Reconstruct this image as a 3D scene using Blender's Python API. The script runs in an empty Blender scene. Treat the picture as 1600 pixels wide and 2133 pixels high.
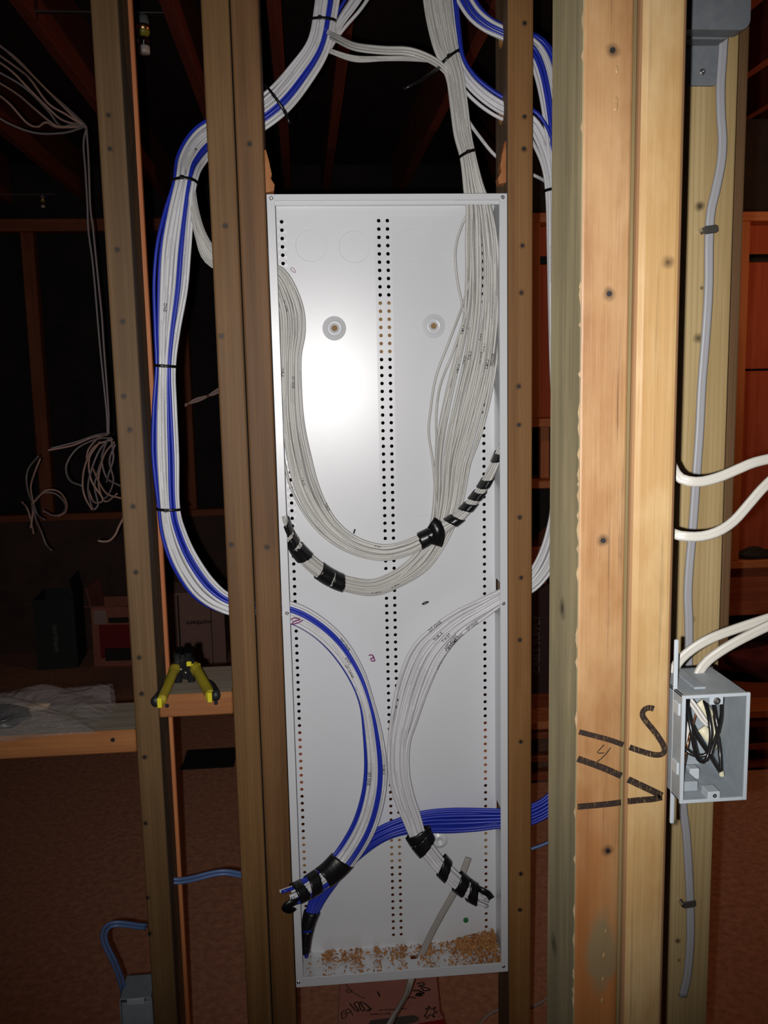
import bpy, bmesh, math, random
from mathutils import Vector, Matrix
random.seed(11)
sc = bpy.context.scene
COL = sc.collection
# ------------------------------------------------------------------ camera
F = 1900.0                                   # focal length in pixels of a 1600x2133 frame
PITCH, YAW, ROLL = .1443, .0846, -.0209
CAM = Vector((.0451, -1.4145, 1.5092))
fwd = Vector((math.sin(YAW)*math.cos(PITCH), math.cos(YAW)*math.cos(PITCH), -math.sin(PITCH)))
rt0 = Vector((math.cos(YAW), -math.sin(YAW), 0)); up0 = rt0.cross(fwd)
RT = math.cos(ROLL)*rt0 + math.sin(ROLL)*up0
UP = -math.sin(ROLL)*rt0 + math.cos(ROLL)*up0
cd = bpy.data.cameras.new('camera'); cam = bpy.data.objects.new('camera', cd); COL.objects.link(cam)
cd.sensor_fit = 'HORIZONTAL'; cd.sensor_width = 36; cd.lens = F/1600*36
cd.clip_start = .02; cd.clip_end = 60
m3 = Matrix((RT, UP, -fwd)).transposed()
cam.matrix_world = Matrix.Translation(CAM) @ m3.to_4x4()
sc.camera = cam
# ------------------------------------------------------------------ world, flash lamp, exposure
w = bpy.data.worlds.new('world'); sc.world = w; w.use_nodes = True
w.node_tree.nodes['Background'].inputs[0].default_value = (.75, .7, .8, 1)
w.node_tree.nodes['Background'].inputs[1].default_value = .004
ld = bpy.data.lights.new('phone_flash', 'SPOT'); lo = bpy.data.objects.new('phone_flash', ld); COL.objects.link(lo)
ld.energy = 53; ld.color = (1, .97, .95); ld.shadow_soft_size = .004
ld.spot_size = math.radians(86); ld.spot_blend = 1
lo.matrix_world = Matrix.Translation(CAM - RT*.020 - UP*.010) @ (m3 @ Matrix.Rotation(math.radians(5), 3, 'X')).to_4x4()
l2 = bpy.data.lights.new('warm_work_lamp', 'POINT'); lw = bpy.data.objects.new('warm_work_lamp', l2); COL.objects.link(lw)
l2.energy = 13; l2.color = (1, .50, .24); l2.shadow_soft_size = .06; lw.location = (2.35, 1.15, 1.95)
vs = sc.view_settings
vs.view_transform = 'Standard'; vs.look = 'None'; vs.gamma = 1; vs.use_curve_mapping = False; vs.exposure = 0

# ------------------------------------------------------------------ pixel of the photograph -> point at a real depth
def ray(px, py): return RT*((px-800)/F) - UP*((py-1066.5)/F) + fwd
def at(px, py, Y):
    d = ray(px, py); return CAM + d*((Y-CAM.y)/d.y)
def atz(px, py, Z):
    d = ray(px, py); return CAM + d*((Z-CAM.z)/d.z)
def depth(p): return (Vector(p)-CAM).dot(fwd)
def pix(p):
    c = Vector(p)-CAM; z = c.dot(fwd); return (800+F*c.dot(RT)/z, 1066.5-F*c.dot(UP)/z, z)

# ------------------------------------------------------------------ materials
def N(nt, t, **k):
    n = nt.nodes.new(t)
    for a, v in k.items(): setattr(n, a, v)
    return n
def newmat(name, col, rough=.6, metal=0, spec=.5):
    m = bpy.data.materials.new(name); m.use_nodes = True
    b = m.node_tree.nodes['Principled BSDF']
    b.inputs['Base Color'].default_value = (*col, 1); b.inputs['Roughness'].default_value = rough
    b.inputs['Metallic'].default_value = metal; b.inputs['Specular IOR Level'].default_value = spec
    return m
def mathn(nt, op, a, b=None, c=None):
    n = N(nt, 'ShaderNodeMath', operation=op)
    for i, v in enumerate((a, b, c)):
        if v is None: continue
        if isinstance(v, (int, float)): n.inputs[i].default_value = v
        else: nt.links.new(v, n.inputs[i])
    return n.outputs[0]
def mixc(nt, fac, a, b, blend='MIX'):
    n = N(nt, 'ShaderNodeMix', data_type='RGBA', blend_type=blend)
    for i, v in ((0, fac), (6, a), (7, b)):
        if isinstance(v, (int, float)): n.inputs[i].default_value = v
        elif isinstance(v, tuple): n.inputs[i].default_value = (*v, 1)
        else: nt.links.new(v, n.inputs[i])
    return n.outputs[2]
def noise(nt, vec, scale, detail=3, rough=.55):
    mp = N(nt, 'ShaderNodeMapping'); mp.inputs['Scale'].default_value = scale if isinstance(scale, tuple) else (scale,)*3
    nt.links.new(vec, mp.inputs[0])
    n = N(nt, 'ShaderNodeTexNoise'); n.inputs['Scale'].default_value = 1; n.inputs['Detail'].default_value = detail
    n.inputs['Roughness'].default_value = rough
    nt.links.new(mp.outputs[0], n.inputs['Vector']); return n.outputs['Fac']
def ramp(nt, fac, lo, hi):
    n = N(nt, 'ShaderNodeMapRange'); n.inputs[1].default_value = lo; n.inputs[2].default_value = hi
    n.clamp = True; nt.links.new(fac, n.inputs[0]); return n.outputs[0]
def bump(nt, h, strength, dist):
    b = N(nt, 'ShaderNodeBump'); b.inputs['Strength'].default_value = strength; b.inputs['Distance'].default_value = dist
    nt.links.new(h, b.inputs['Height']); nt.links.new(b.outputs[0], nt.nodes['Principled BSDF'].inputs['Normal'])
def wood(name, base, dark, light, rough=.55, stains=(), seed=0, axis='z', spec=.4, weather=None, rings=.5, checks=0, low=None, patch=None, cloud=None):
    """sawn softwood: streaks along the board, blotches, fine fibre, dark stains round nails or knots"""
    m = newmat(name, base, rough, 0, spec); nt = m.node_tree; P = nt.nodes['Principled BSDF']
    tc = N(nt, 'ShaderNodeTexCoord'); mp = N(nt, 'ShaderNodeMapping')
    mp.inputs['Location'].default_value = (seed*1.7, seed*.9, seed*2.3)
    nt.links.new(tc.outputs['Object'], mp.inputs[0]); v = mp.outputs[0]
    def sc_(a, b): return {'z': (a, a, b), 'x': (b, a, a), 'y': (a, b, a)}[axis]
    streak = noise(nt, v, sc_(70, 1.6), 4, .6); blot = noise(nt, v, sc_(14, 3.2), 3); fib = noise(nt, v, sc_(420, 9), 3, .7)
    wv = N(nt, 'ShaderNodeTexWave', wave_type='BANDS', bands_direction='X'); wmp = N(nt, 'ShaderNodeMapping')
    wmp.inputs['Scale'].default_value = sc_(1, .05); nt.links.new(v, wmp.inputs[0]); nt.links.new(wmp.outputs[0], wv.inputs[0])
    wv.inputs['Scale'].default_value = 55; wv.inputs['Distortion'].default_value = 9; wv.inputs['Detail'].default_value = 2
    wv.inputs['Detail Scale'].default_value = .6
    c = mixc(nt, ramp(nt, streak, .35, .7), base, dark)
    c = mixc(nt, mathn(nt, 'MULTIPLY', ramp(nt, blot, .5, .78), .75), c, light)
    c = mixc(nt, mathn(nt, 'MULTIPLY', ramp(nt, wv.outputs['Fac'], .55, 1), rings*.5), c, dark)
    c = mixc(nt, mathn(nt, 'MULTIPLY', ramp(nt, fib, .5, .75), .35), c, dark)
    if checks:
        ck = noise(nt, v, sc_(190, 5), 2, .5); c = mixc(nt, mathn(nt, 'MULTIPLY', ramp(nt, ck, .66, .72), checks), c, tuple(x*.35 for x in dark))
        bl2 = noise(nt, v, sc_(30, 5), 3, .6); c = mixc(nt, mathn(nt, 'MULTIPLY', ramp(nt, bl2, .48, .7), .55*checks), c, dark)
    sx = N(nt, 'ShaderNodeSeparateXYZ'); nt.links.new(tc.outputs['Object'], sx.inputs[0])
    if cloud:                                                    # pale rubbed areas
        c = mixc(nt, mathn(nt, 'MULTIPLY', ramp(nt, noise(nt, v, sc_(22, 9), 4, .6), .42, .68), .65), c, cloud)
    if low:                                                      # redder tone toward the lower end of the board: (z0, z1, colour)
        zz = mathn(nt, 'ADD', sx.outputs[2], mathn(nt, 'MULTIPLY', mathn(nt, 'SUBTRACT', blot, .5), .5))
        c = mixc(nt, mathn(nt, 'SUBTRACT', 1, ramp(nt, zz, low[0], low[1])), c, mixc(nt, ramp(nt, streak, .3, .7), low[2], tuple(x*.6 for x in low[2])))
    if patch:                                                    # dried smear: (x, z, rx, rz, colour)
        dx = mathn(nt, 'DIVIDE', mathn(nt, 'SUBTRACT', sx.outputs[0], patch[0]), patch[2]); dz = mathn(nt, 'DIVIDE', mathn(nt, 'SUBTRACT', sx.outputs[2], patch[1]), patch[3])
        rr_ = mathn(nt, 'SQRT', mathn(nt, 'ADD', mathn(nt, 'MULTIPLY', dx, dx), mathn(nt, 'MULTIPLY', dz, dz)))
        rr_ = mathn(nt, 'ADD', rr_, mathn(nt, 'MULTIPLY', mathn(nt, 'SUBTRACT', noise(nt, v, 60, 3), .5), .9))
        c = mixc(nt, mathn(nt, 'MULTIPLY', mathn(nt, 'SUBTRACT', 1, ramp(nt, rr_, .6, 1.05)), .8), c, patch[4])
    if weather:
        wn = noise(nt, v, sc_(26, 2.2), 4, .6)
        c = mixc(nt, ramp(nt, wn, .42, .62), c, weather)
    if stains:
        d = None
        wob = noise(nt, v, 90, 2)
        for (x, y, z, r) in stains:
            sub = N(nt, 'ShaderNodeVectorMath', operation='DISTANCE'); nt.links.new(tc.outputs['Object'], sub.inputs[0])
            sub.inputs[1].default_value = (x, y, z)
            q = mathn(nt, 'DIVIDE', sub.outputs['Value'], r)
            d = q if d is None else mathn(nt, 'MINIMUM', d, q)
        d = mathn(nt, 'ADD', d, mathn(nt, 'MULTIPLY', mathn(nt, 'SUBTRACT', wob, .5), .9))
        c = mixc(nt, mathn(nt, 'SUBTRACT', 1, ramp(nt, d, .15, 1.05)), c, tuple(x*.22 for x in dark))
    nt.links.new(c, P.inputs['Base Color'])
    bump(nt, mathn(nt, 'ADD', fib, mathn(nt, 'MULTIPLY', streak, .6)), .35, .0008)
    return m
def mottled(name, a, b, scale, rough=.8, bstr=.3, bdist=.002, lo=.35, hi=.65, spec=.3, detail=5):
    m = newmat(name, a, rough, 0, spec); nt = m.node_tree
    tc = N(nt, 'ShaderNodeTexCoord'); n = noise(nt, tc.outputs['Object'], scale, detail, .65)
    nt.links.new(mixc(nt, ramp(nt, n, lo, hi), a, b), nt.nodes['Principled BSDF'].inputs['Base Color'])
    bump(nt, n, bstr, bdist); return m
def jacket(name, col, prt=.0, rough=.38):
    """cable jacket; small illegible factory print runs along it (uv: metres along, turn around)"""
    m = newmat(name, col, rough, 0, .5); nt = m.node_tree; P = nt.nodes['Principled BSDF']
    if prt:
        uv = N(nt, 'ShaderNodeUVMap'); sp = N(nt, 'ShaderNodeSeparateXYZ'); nt.links.new(uv.outputs[0], sp.inputs[0])
        band = mathn(nt, 'LESS_THAN', mathn(nt, 'ABSOLUTE', mathn(nt, 'SUBTRACT', sp.outputs[1], .25)), .07)
        oi = N(nt, 'ShaderNodeObjectInfo')
        u2 = mathn(nt, 'ADD', sp.outputs[0], mathn(nt, 'MULTIPLY', oi.outputs['Random'], 7))
        cb = N(nt, 'ShaderNodeCombineXYZ'); nt.links.new(u2, cb.inputs[0]); nt.links.new(sp.outputs[1], cb.inputs[1])
        a = noise(nt, cb.outputs[0], (700, 30, 1), 1); b = noise(nt, cb.outputs[0], (14, 0, 1), 0)
        f = mathn(nt, 'MULTIPLY', band, mathn(nt, 'MULTIPLY', mathn(nt, 'GREATER_THAN', a, .52), mathn(nt, 'GREATER_THAN', b, .52)))
        nt.links.new(mixc(nt, mathn(nt, 'MULTIPLY', f, prt), col, tuple(c*.25 for c in col)), P.inputs['Base Color'])
    return m
M = {}
M['panel'] = newmat('white_powder_coat', (.74, .755, .78), .325, 0, .8)
_nt = M['panel'].node_tree; _tc = N(_nt, 'ShaderNodeTexCoord'); bump(_nt, noise(_nt, _tc.outputs['Object'], 1100, 2), .16, .0003)
M['steel'] = newmat('zinc_steel', (.55, .55, .55), .35, 1)
M['dark_hole'] = newmat('dark_recess', (.02, .02, .02), .9)
M['cable_white'] = jacket('white_cable_jacket', (.72, .72, .74), .55)
M['cable_cream'] = jacket('warm_white_cable_jacket', (.60, .59, .555), .7, .34)
M['cable_blue'] = jacket('blue_cable_jacket', (.016, .035, .42), .0)
M['tape'] = newmat('black_vinyl_tape', (.008, .008, .009), .32)
_nt = M['tape'].node_tree; _tc = N(_nt, 'ShaderNodeTexCoord'); bump(_nt, noise(_nt, _tc.outputs['Object'], 140, 2), .25, .0015)
M['tie'] = newmat('black_nylon', (.008, .008, .008), .3)
M['ink'] = newmat('black_marker_ink', (.012, .01, .012), .6, 0, .3)
M['ink_dry'] = newmat('dry_brown_black_marker_ink', (.022, .013, .010), .6, 0, .3)
_nt = M['ink_dry'].node_tree; _tc = N(_nt, 'ShaderNodeTexCoord')
_nt.links.new(ramp(_nt, noise(_nt, _tc.outputs['Object'], (1500, 1, 170), 2), .30, .46), _nt.nodes['Principled BSDF'].inputs['Alpha'])
M['ink_grey'] = newmat('grey_pencil', (.60, .60, .61), .5)
M['ink_pink'] = newmat('purple_pen', (.22, .04, .16), .6)
M['wood_left'] = None
M['nail'] = newmat('rusty_nail_head', (.03, .028, .03), .5, .6)
M['gray_plastic'] = mottled('grey_pvc', (.33, .37, .40), (.27, .31, .34), 60, .45, .1, .0005)
M['gray_plastic_light'] = newmat('grey_pvc_moulded_tab', (.45, .50, .54), .4)
M['gray_metal'] = mottled('grey_enamel_steel', (.17, .185, .20), (.14, .155, .17), 80, .5, .15, .0005)
M['nm_white'] = jacket('thick_white_cable_jacket', (.50, .48, .43), .35, .4)
M['nm_gray'] = jacket('grey_flat_cable_jacket', (.36, .36, .38), 0, .4)
M['nm_beige'] = jacket('beige_cable_jacket', (.42, .39, .35), 0, .45)
M['wire_black'] = newmat('black_wire_insulation', (.012, .011, .011), .25)
M['wire_white'] = newmat('white_wire_insulation', (.62, .60, .56), .3)
M['paper'] = newmat('cable_sheath_stub', (.66, .62, .44), .5)
M['copper'] = newmat('bare_copper', (.75, .33, .16), .3, 1)
M['green'] = newmat('green_paint', (.02, .16, .06), .4)
M['redwood'] = wood('reddish_old_timber', (.36, .10, .042), (.22, .05, .02), (.42, .14, .06), .7, seed=3)
M['redwood_x'] = wood('reddish_old_timber_lengthwise', (.38, .11, .045), (.24, .055, .022), (.44, .15, .06), .7, seed=5, axis='x')
M['orangewood'] = wood('orange_new_timber', (.58, .21, .075), (.42, .13, .045), (.62, .25, .095), .6, seed=6)
M['orangewood_x'] = wood('orange_new_timber_lengthwise', (.58, .21, .075), (.42, .13, .045), (.62, .25, .095), .6, seed=7, axis='x')
M['joist'] = wood('dark_red_joist_timber', (.27, .06, .035), (.17, .035, .02), (.32, .08, .04), .75, seed=8, axis='y')
M['sheathing'] = wood('red_plywood_sheathing', (.40, .085, .035), (.28, .05, .02), (.44, .11, .05), .7, seed=9, spec=.2)
M['black_paper'] = mottled('black_building_paper', (.035, .026, .024), (.02, .016, .016), 6, .85, .2, .01)
M['concrete'] = mottled('dim_brown_concrete', (.13, .07, .055), (.085, .05, .042), 7, .9, .5, .004)
M['subfloor'] = mottled('dark_subfloor_boards', (.05, .03, .025), (.03, .02, .018), 9, .9)
M['floor'] = mottled('brown_chipboard_floor', (.70, .36, .235), (.46, .225, .145), (48, 48, 48), .8, .15, .001)
M['chips'] = mottled('wood_shavings', (.55, .27, .10), (.42, .19, .065), 90, .8, .2, .001)
M['chips_dark'] = newmat('brown_wood_shavings', (.30, .12, .05), .85)

# ------------------------------------------------------------------ object helpers
def obj(name, bm, mats, parent=None, origin=None, smooth=False):
    me = bpy.data.meshes.new(name)
    if origin is not None: bmesh.ops.translate(bm, verts=bm.verts, vec=-Vector(origin))
    bmesh.ops.recalc_face_normals(bm, faces=bm.faces)
    bm.to_mesh(me); bm.free()
    for m in (mats if isinstance(mats, (list, tuple)) else [mats]): me.materials.append(m)
    if smooth: me.polygons.foreach_set('use_smooth', [True]*len(me.polygons))
    o = bpy.data.objects.new(name, me); COL.objects.link(o)
    loc = Vector(origin) if origin is not None else Vector((0, 0, 0))
    if parent is not None:
        o.parent = parent; o.location = loc - Vector(parent['at'])
    else: o.location = loc
    return o
def raw(name, verts, faces, mats, parent=None, uvs=None, smooth=True, origin=None):
    og = Vector(origin) if origin is not None else (Vector(parent['at']) if parent is not None else Vector((0, 0, 0)))
    me = bpy.data.meshes.new(name); me.from_pydata([tuple(Vector(v)-og) for v in verts], [], faces)
    for m in (mats if isinstance(mats, (list, tuple)) else [mats]): me.materials.append(m)
    if smooth: me.polygons.foreach_set('use_smooth', [True]*len(me.polygons))
    if uvs:
        ul = me.uv_layers.new(); k = 0
        flat = []
        for f_ in uvs:
            for a in f_: flat += a
        ul.data.foreach_set('uv', flat)
    o = bpy.data.objects.new(name, me); COL.objects.link(o)
    if parent is not None: o.parent = parent; o.location = og - Vector(parent['at'])
    else: o.location = og
    return o
def tag(o, label=None, cat=None, group=None, kind=None):
    if label: o['label'] = label
    if cat: o['category'] = cat
    if group: o['group'] = group
    if kind: o['kind'] = kind
    return o
def thing(name, label, cat, loc=(0, 0, 0), group=None):
    o = bpy.data.objects.new(name, None); COL.objects.link(o); o.location = loc; o.empty_display_size = .02
    o['at'] = tuple(loc); return tag(o, label, cat, group)
def box(bm, x0, x1, y0, y1, z0, z1, bev=0, seg=1, mi=0):
    r = bmesh.ops.create_cube(bm, size=1)['verts']
    for v in r:
        v.co = Vector((x0+(v.co.x+.5)*(x1-x0), y0+(v.co.y+.5)*(y1-y0), z0+(v.co.z+.5)*(z1-z0)))
    fs = set(f for v in r for f in v.link_faces)
    for f in fs: f.material_index = mi
    if bev:
        es = list(set(e for v in r for e in v.link_edges))
        bmesh.ops.bevel(bm, geom=es, offset=bev, segments=seg, affect='EDGES', profile=.5)
    return bm
def B(*a, **k): return box(bmesh.new(), *a, **k)
def cyl(bm, c, ax, r, h, n=16, r2=None):
    """solid cylinder centred on c along axis ax"""
    ax = Vector(ax).normalized(); t = ax.orthogonal().normalized(); s = ax.cross(t); c = Vector(c)
    r2 = r if r2 is None else r2
    A = [bm.verts.new(c - ax*h/2 + (t*math.cos(i*2*math.pi/n)+s*math.sin(i*2*math.pi/n))*r) for i in range(n)]
    D = [bm.verts.new(c + ax*h/2 + (t*math.cos(i*2*math.pi/n)+s*math.sin(i*2*math.pi/n))*r2) for i in range(n)]
    for i in range(n): bm.faces.new((A[i], A[(i+1) % n], D[(i+1) % n], D[i]))
    bm.faces.new(A[::-1]); bm.faces.new(D); return bm
def lathe(bm, c, ax, prof, n=24):
    """prof: list of (radius, height along ax)"""
    ax = Vector(ax).normalized(); t = ax.orthogonal().normalized(); s = ax.cross(t); c = Vector(c); R_ = []
    for r, h in prof:
        R_.append([bm.verts.new(c+ax*h+(t*math.cos(i*2*math.pi/n)+s*math.sin(i*2*math.pi/n))*max(r, 1e-5)) for i in range(n)])
    for a, b in zip(R_, R_[1:]):
        for i in range(n): bm.faces.new((a[i], a[(i+1) % n], b[(i+1) % n], b[i]))
    return bm
def spline(P, step):
    """Catmull-Rom through tuples (any length; the first three are x, y, z), resampled every step metres"""
    Q = [tuple(2*a-b for a, b in zip(P[0], P[1]))]+list(P)+[tuple(2*a-b for a, b in zip(P[-1], P[-2]))]
    out = []
    for i in range(1, len(Q)-2):
        p0, p1, p2, p3 = Q[i-1:i+3]; n = 14
        for k in range(n):
            t = k/n
            out.append(tuple(.5*(2*b+(c-a)*t+(2*a-5*b+4*c-d)*t*t+(3*b-a-3*c+d)*t**3) for a, b, c, d in zip(p0, p1, p2, p3)))
    out.append(tuple(P[-1]))
    S = [0]
    for a, b in zip(out, out[1:]): S.append(S[-1]+math.dist(a[:3], b[:3]))
    n = max(2, int(S[-1]/step)); R_ = []; j = 0
    for k in range(n+1):
        s = S[-1]*k/n
        while j < len(S)-2 and S[j+1] < s: j += 1
        t = (s-S[j])/max(1e-9, S[j+1]-S[j])
        R_.append(tuple(a+(b-a)*t for a, b in zip(out[j], out[j+1])))
    return R_
FRONT = Vector((0, -1, 0))
def frames(pts):
    out = []
    for i, p in enumerate(pts):
        T = (pts[min(i+1, len(pts)-1)]-pts[max(i-1, 0)]).normalized()
        S = T.cross(FRONT)
        if S.length < .15: S = out[-1][1] if out else T.orthogonal()
        S = (S - T*S.dot(T)).normalized()
        out.append((T, S, S.cross(T).normalized()))
    return out
def tube(name, pts, r, mat, parent=None, sides=8, sec=None, smooth=True):
    """tube mesh; sec: optional list of (side, normal) offsets giving a non-round section; returns object"""
    pts = [Vector(p) for p in pts]; fr = frames(pts); V = []; Fc = []; UV = []
    if sec is None: sec = [(r*math.cos(2*math.pi*k/sides), r*math.sin(2*math.pi*k/sides)) for k in range(sides)]
    n = len(sec); L = [0]
    for a, b in zip(pts, pts[1:]): L.append(L[-1]+(b-a).length)
    for p, (T, S, Nn) in zip(pts, fr):
        for (a, b) in sec: V.append(p+S*a+Nn*b)
    for i in range(len(pts)-1):
        for k in range(n):
            k2 = (k+1) % n
            Fc.append((i*n+k, i*n+k2, (i+1)*n+k2, (i+1)*n+k))
            UV.append(((L[i], k/n), (L[i], (k+1)/n), (L[i+1], (k+1)/n), (L[i+1], k/n)))
    Fc.append(tuple(range(n))[::-1]); UV.append(tuple((0, 0) for _ in range(n)))
    Fc.append(tuple((len(pts)-1)*n+k for k in range(n))); UV.append(tuple((0, 0) for _ in range(n)))
    return raw(name, V, Fc, mat, parent, UV, smooth)
def W3(path): return [tuple(at(x, y, Y)) for (x, y, Y) in path]
def cable(name, path, r, mat, parent=None, step=.008, sides=8, sec=None):
    return tube(name, [Vector(p[:3]) for p in spline(W3(path), step)], r, mat, parent, sides, sec)
FLAT = lambda r: [(s*(r*.92+r*math.cos(a)), r*math.sin(a)) for s, rng in ((1, (-2.2, -1.4, -.5, .5, 1.4, 2.2)), (-1, (2.2, 1.4, .5, -.5, -1.4, -2.2))) for a in rng]
def ribbon(name, P, wd, nrm, mat, parent, lift=.0004):
    """flat stroke of ink lying on a surface with normal nrm"""
    nrm = Vector(nrm).normalized(); V = []; Fc = []
    P = [Vector(p) for p in P]
    for i, p in enumerate(P):
        T = (P[min(i+1, len(P)-1)]-P[max(i-1, 0)]).normalized(); S = T.cross(nrm).normalized()
        ww = wd[i] if isinstance(wd, list) else wd
        V += [p+S*ww/2+nrm*lift, p-S*ww/2+nrm*lift]
    for i in range(len(P)-1): Fc.append((2*i, 2*i+1, 2*i+3, 2*i+2))
    return raw(name, V, Fc, mat, parent, smooth=False)
_tx = {}
def textgeo(s):
    if s not in _tx:
        c = bpy.data.curves.new('t', 'FONT'); c.body = s; c.resolution_u = 2; c.align_x = 'CENTER'; c.align_y = 'CENTER'; c.offset = .022
        o = bpy.data.objects.new('t', c); COL.objects.link(o); bpy.context.view_layer.update()
        me = o.to_mesh(); _tx[s] = ([tuple(v.co) for v in me.vertices], [tuple(p.vertices) for p in me.polygons])
        o.to_mesh_clear(); bpy.data.objects.remove(o); bpy.data.curves.remove(c)
    return _tx[s]
def text_on(name, s, c, xd, yd, h, mat, parent, lift=.0006):
    V, Fc = textgeo(s); xd = Vector(xd).normalized(); yd = Vector(yd).normalized(); n = xd.cross(yd)
    return raw(name, [Vector(c)+xd*x*h*1.4+yd*y*h*1.4+n*lift for x, y, z in V], Fc, mat, parent, smooth=False)

PB = None
# ------------------------------------------------------------------ studs
def stud(name, label, x0, x1, y0, y1, z0, z1, mat, side=None, holes=(), nails=(), bev=.003, seg=2, cat='stud', group=None, side_neg=None, nail_r=.0024):
    """sawn timber; holes: (z, y, r) bored through along x; nails: (x, z) heads on the front face"""
    og = Vector(((x0+x1)/2, (y0+y1)/2, z0))
    bm = bmesh.new(); box(bm, x0, x1, y0, y1, z0, z1, bev, seg)
    o = obj(name, bm, [mat]+([side] if side else []), None, og)
    if holes:
        cut = bmesh.new()
        for (z, y, r) in holes: cyl(cut, (og.x, y, z), (1, 0, 0), r, .2, 20)
        co = obj('cut', cut, mat, None, og)
        md = o.modifiers.new('b', 'BOOLEAN'); md.object = co; md.operation = 'DIFFERENCE'; md.solver = 'EXACT'
        bpy.context.view_layer.update()
        me = bpy.data.meshes.new_from_object(o.evaluated_get(bpy.context.evaluated_depsgraph_get()))
        o.modifiers.clear(); o.data = me; me.name = name
        bpy.data.objects.remove(co)
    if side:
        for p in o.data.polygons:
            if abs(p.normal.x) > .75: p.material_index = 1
    o['at'] = tuple(og); tag(o, label, cat, group)
    for (x, z) in nails:
        b = bmesh.new(); cyl(b, (x, y0-.0002, z), (0, 1, 0), nail_r, .0016, 10)
        obj('nail', b, M['nail'], o, (x, y0, z))
    return o
def nailpts(pp, Y): return [(at(x, y, Y).x, at(x, y, Y).z) for x, y in pp]
def st(nl, x0, x1, y0, y1, z0, r=.007): return [(x-(x0+x1)/2, -(y1-y0)/2, z-z0, r) for x, z in nl]

# ================================================================== STRUCTURE
def struct(name, bm, m, label=None):
    o = obj(name, bm, m); o['at'] = (0, 0, 0); return tag(o, label, None, None, 'structure')
struct('floor', B(-3.2, 3, -2.2, 4.2, -.05, 0), M['floor'], 'brown chipboard floor')
cei = struct('ceiling', B(-3.2, 3, -2.2, 4.2, 2.735, 2.76), M['subfloor'], 'dark underside of the floor above with timber joists')
for x in (-2.36, -1.93, -1.52, -1.10, -.665, -.28, 0.0, .2, .6, 1.0, 1.3, 1.576, 1.83, 2.08, 2.4):
    obj('joist', B(x-.019, x+.019, .35, 3.9, 2.5, 2.735, .003), M['joist'], cei, (x, .35, 2.5))
b_ = bmesh.new(); box(b_, -3.2, .8, 3.8, 4.0, 0, .76)
wb = struct('wall_back', b_, M['concrete'], 'dim foundation wall with reddish framing above it')
obj('sheathing', B(-3.2, 2.6, 3.9, 3.93, .76, 2.7), M['black_paper'], wb)
obj('sill_plate', B(-3.2, 2.6, 3.79, 3.88, .76, .80, .003), M['redwood_x'], wb)
obj('top_plate', B(-3.2, 2.6, 3.79, 3.88, 2.335, 2.40, .003), M['redwood_x'], wb)
for x in (-2.62, -2.02, -1.41, -.615, .05, .62, 1.3, 2.0):
    obj('stud', B(x-.035, x+.035, 3.80, 3.87, .80, 2.335, .004), M['redwood'], wb, (x, 3.8, .8))
wr = struct('wall_right', B(.86, 2.7, 2.25, 2.32, 0, .52), M['concrete'], 'reddish framed wall with plywood sheathing on a low dark base')
for (x0, x1, z0, z1) in ((.86, 1.22, 1.35, 1.93), (1.22, 2.7, .7675, 1.512), (1.22, 2.7, 1.52, 1.93), (.86, 2.7, 1.96, 2.07)):
    obj('panel', B(x0+.002, x1-.002, 2.09, 2.10, z0, z1, .002), M['sheathing'], wr, (x0, 2.09, z0))
obj('backing', B(.86, 2.7, 2.24, 2.25, .52, 2.5), M['black_paper'], wr)
obj('sill_plate', B(1.2, 2.7, 2.0, 2.09, .735, .7675, .003), M['orangewood_x'], wr)
obj('top_plate', B(.86, 2.7, 2.0, 2.09, 2.07, 2.105, .003), M['orangewood_x'], wr)
for x, z0 in ((.916, 1.35), (1.722, .7675), (2.13, .7675), (1.24, .7675)):
    obj('stud', B(x-.0195, x+.0195, 2.0, 2.09, z0, 2.07, .003), M['orangewood'], wr, (x, 2, z0))
obj('rim_board', B(1.2, 2.7, 2.03, 2.07, .536, .735, .003), M['redwood_x'], wr)
obj('shelf_board', B(.86, 1.22, 1.98, 2.2, 1.318, 1.35, .003), M['orangewood_x'], wr)
obj('shelf_board', B(.86, 1.22, 1.98, 2.2, 1.084, 1.114, .003), M['orangewood_x'], wr)
obj('shelf_post', B(.955, .99, 2.06, 2.1, 1.114, 1.318, .003), M['orangewood'], wr)
obj('shelf_post', B(1.18, 1.22, 1.98, 2.2, .265, 1.318, .003), M['redwood'], wr)

# ================================================================== STUDS OF THE NEAR WALL
ZT = 2.5
hA = [(1.1505, .045, .023), (1.679, .048, .0185)]
def near(name, label, x0, x1, seed, holes, pp, base, dark, light, **k):
    nl = nailpts(pp, 0); m = wood(name+'_wood', base, dark, light, .6, st(nl, x0, x1, 0, .089, 0, .0058), seed)
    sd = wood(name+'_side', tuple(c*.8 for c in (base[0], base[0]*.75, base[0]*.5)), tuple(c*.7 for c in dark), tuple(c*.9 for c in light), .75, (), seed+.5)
    return stud('wall_stud', label, x0, x1, 0, .089, 0, ZT, m, sd, holes, nl, **k)
near('left', 'brown wooden stud left of the hanging blue and white cable loop', -.2385, -.2, 1, [],
     [(226, 240), (229, 310), (245, 520), (256, 670), (258, 825), (270, 895), (277, 1055), (283, 1192), (290, 1370), (295, 1445), (301, 1577), (303, 1715), (307, 1870), (311, 1945)],
     (.175, .098, .038), (.105, .054, .018), (.21, .122, .054))
near('pair_left', 'brown wooden stud, left one of the doubled pair beside the panel', -.0835, -.043, 2, hA, [(462, 700), (481, 1135), (470, 470)],
     (.215, .112, .038), (.13, .06, .018), (.255, .145, .055))
near('pair_right', 'brown wooden stud touching the left edge of the white panel', -.0415, -.0012, 3.3, hA, [(520, 300), (556, 1140)],
     (.20, .097, .034), (.12, .053, .016), (.245, .128, .05))
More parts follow.
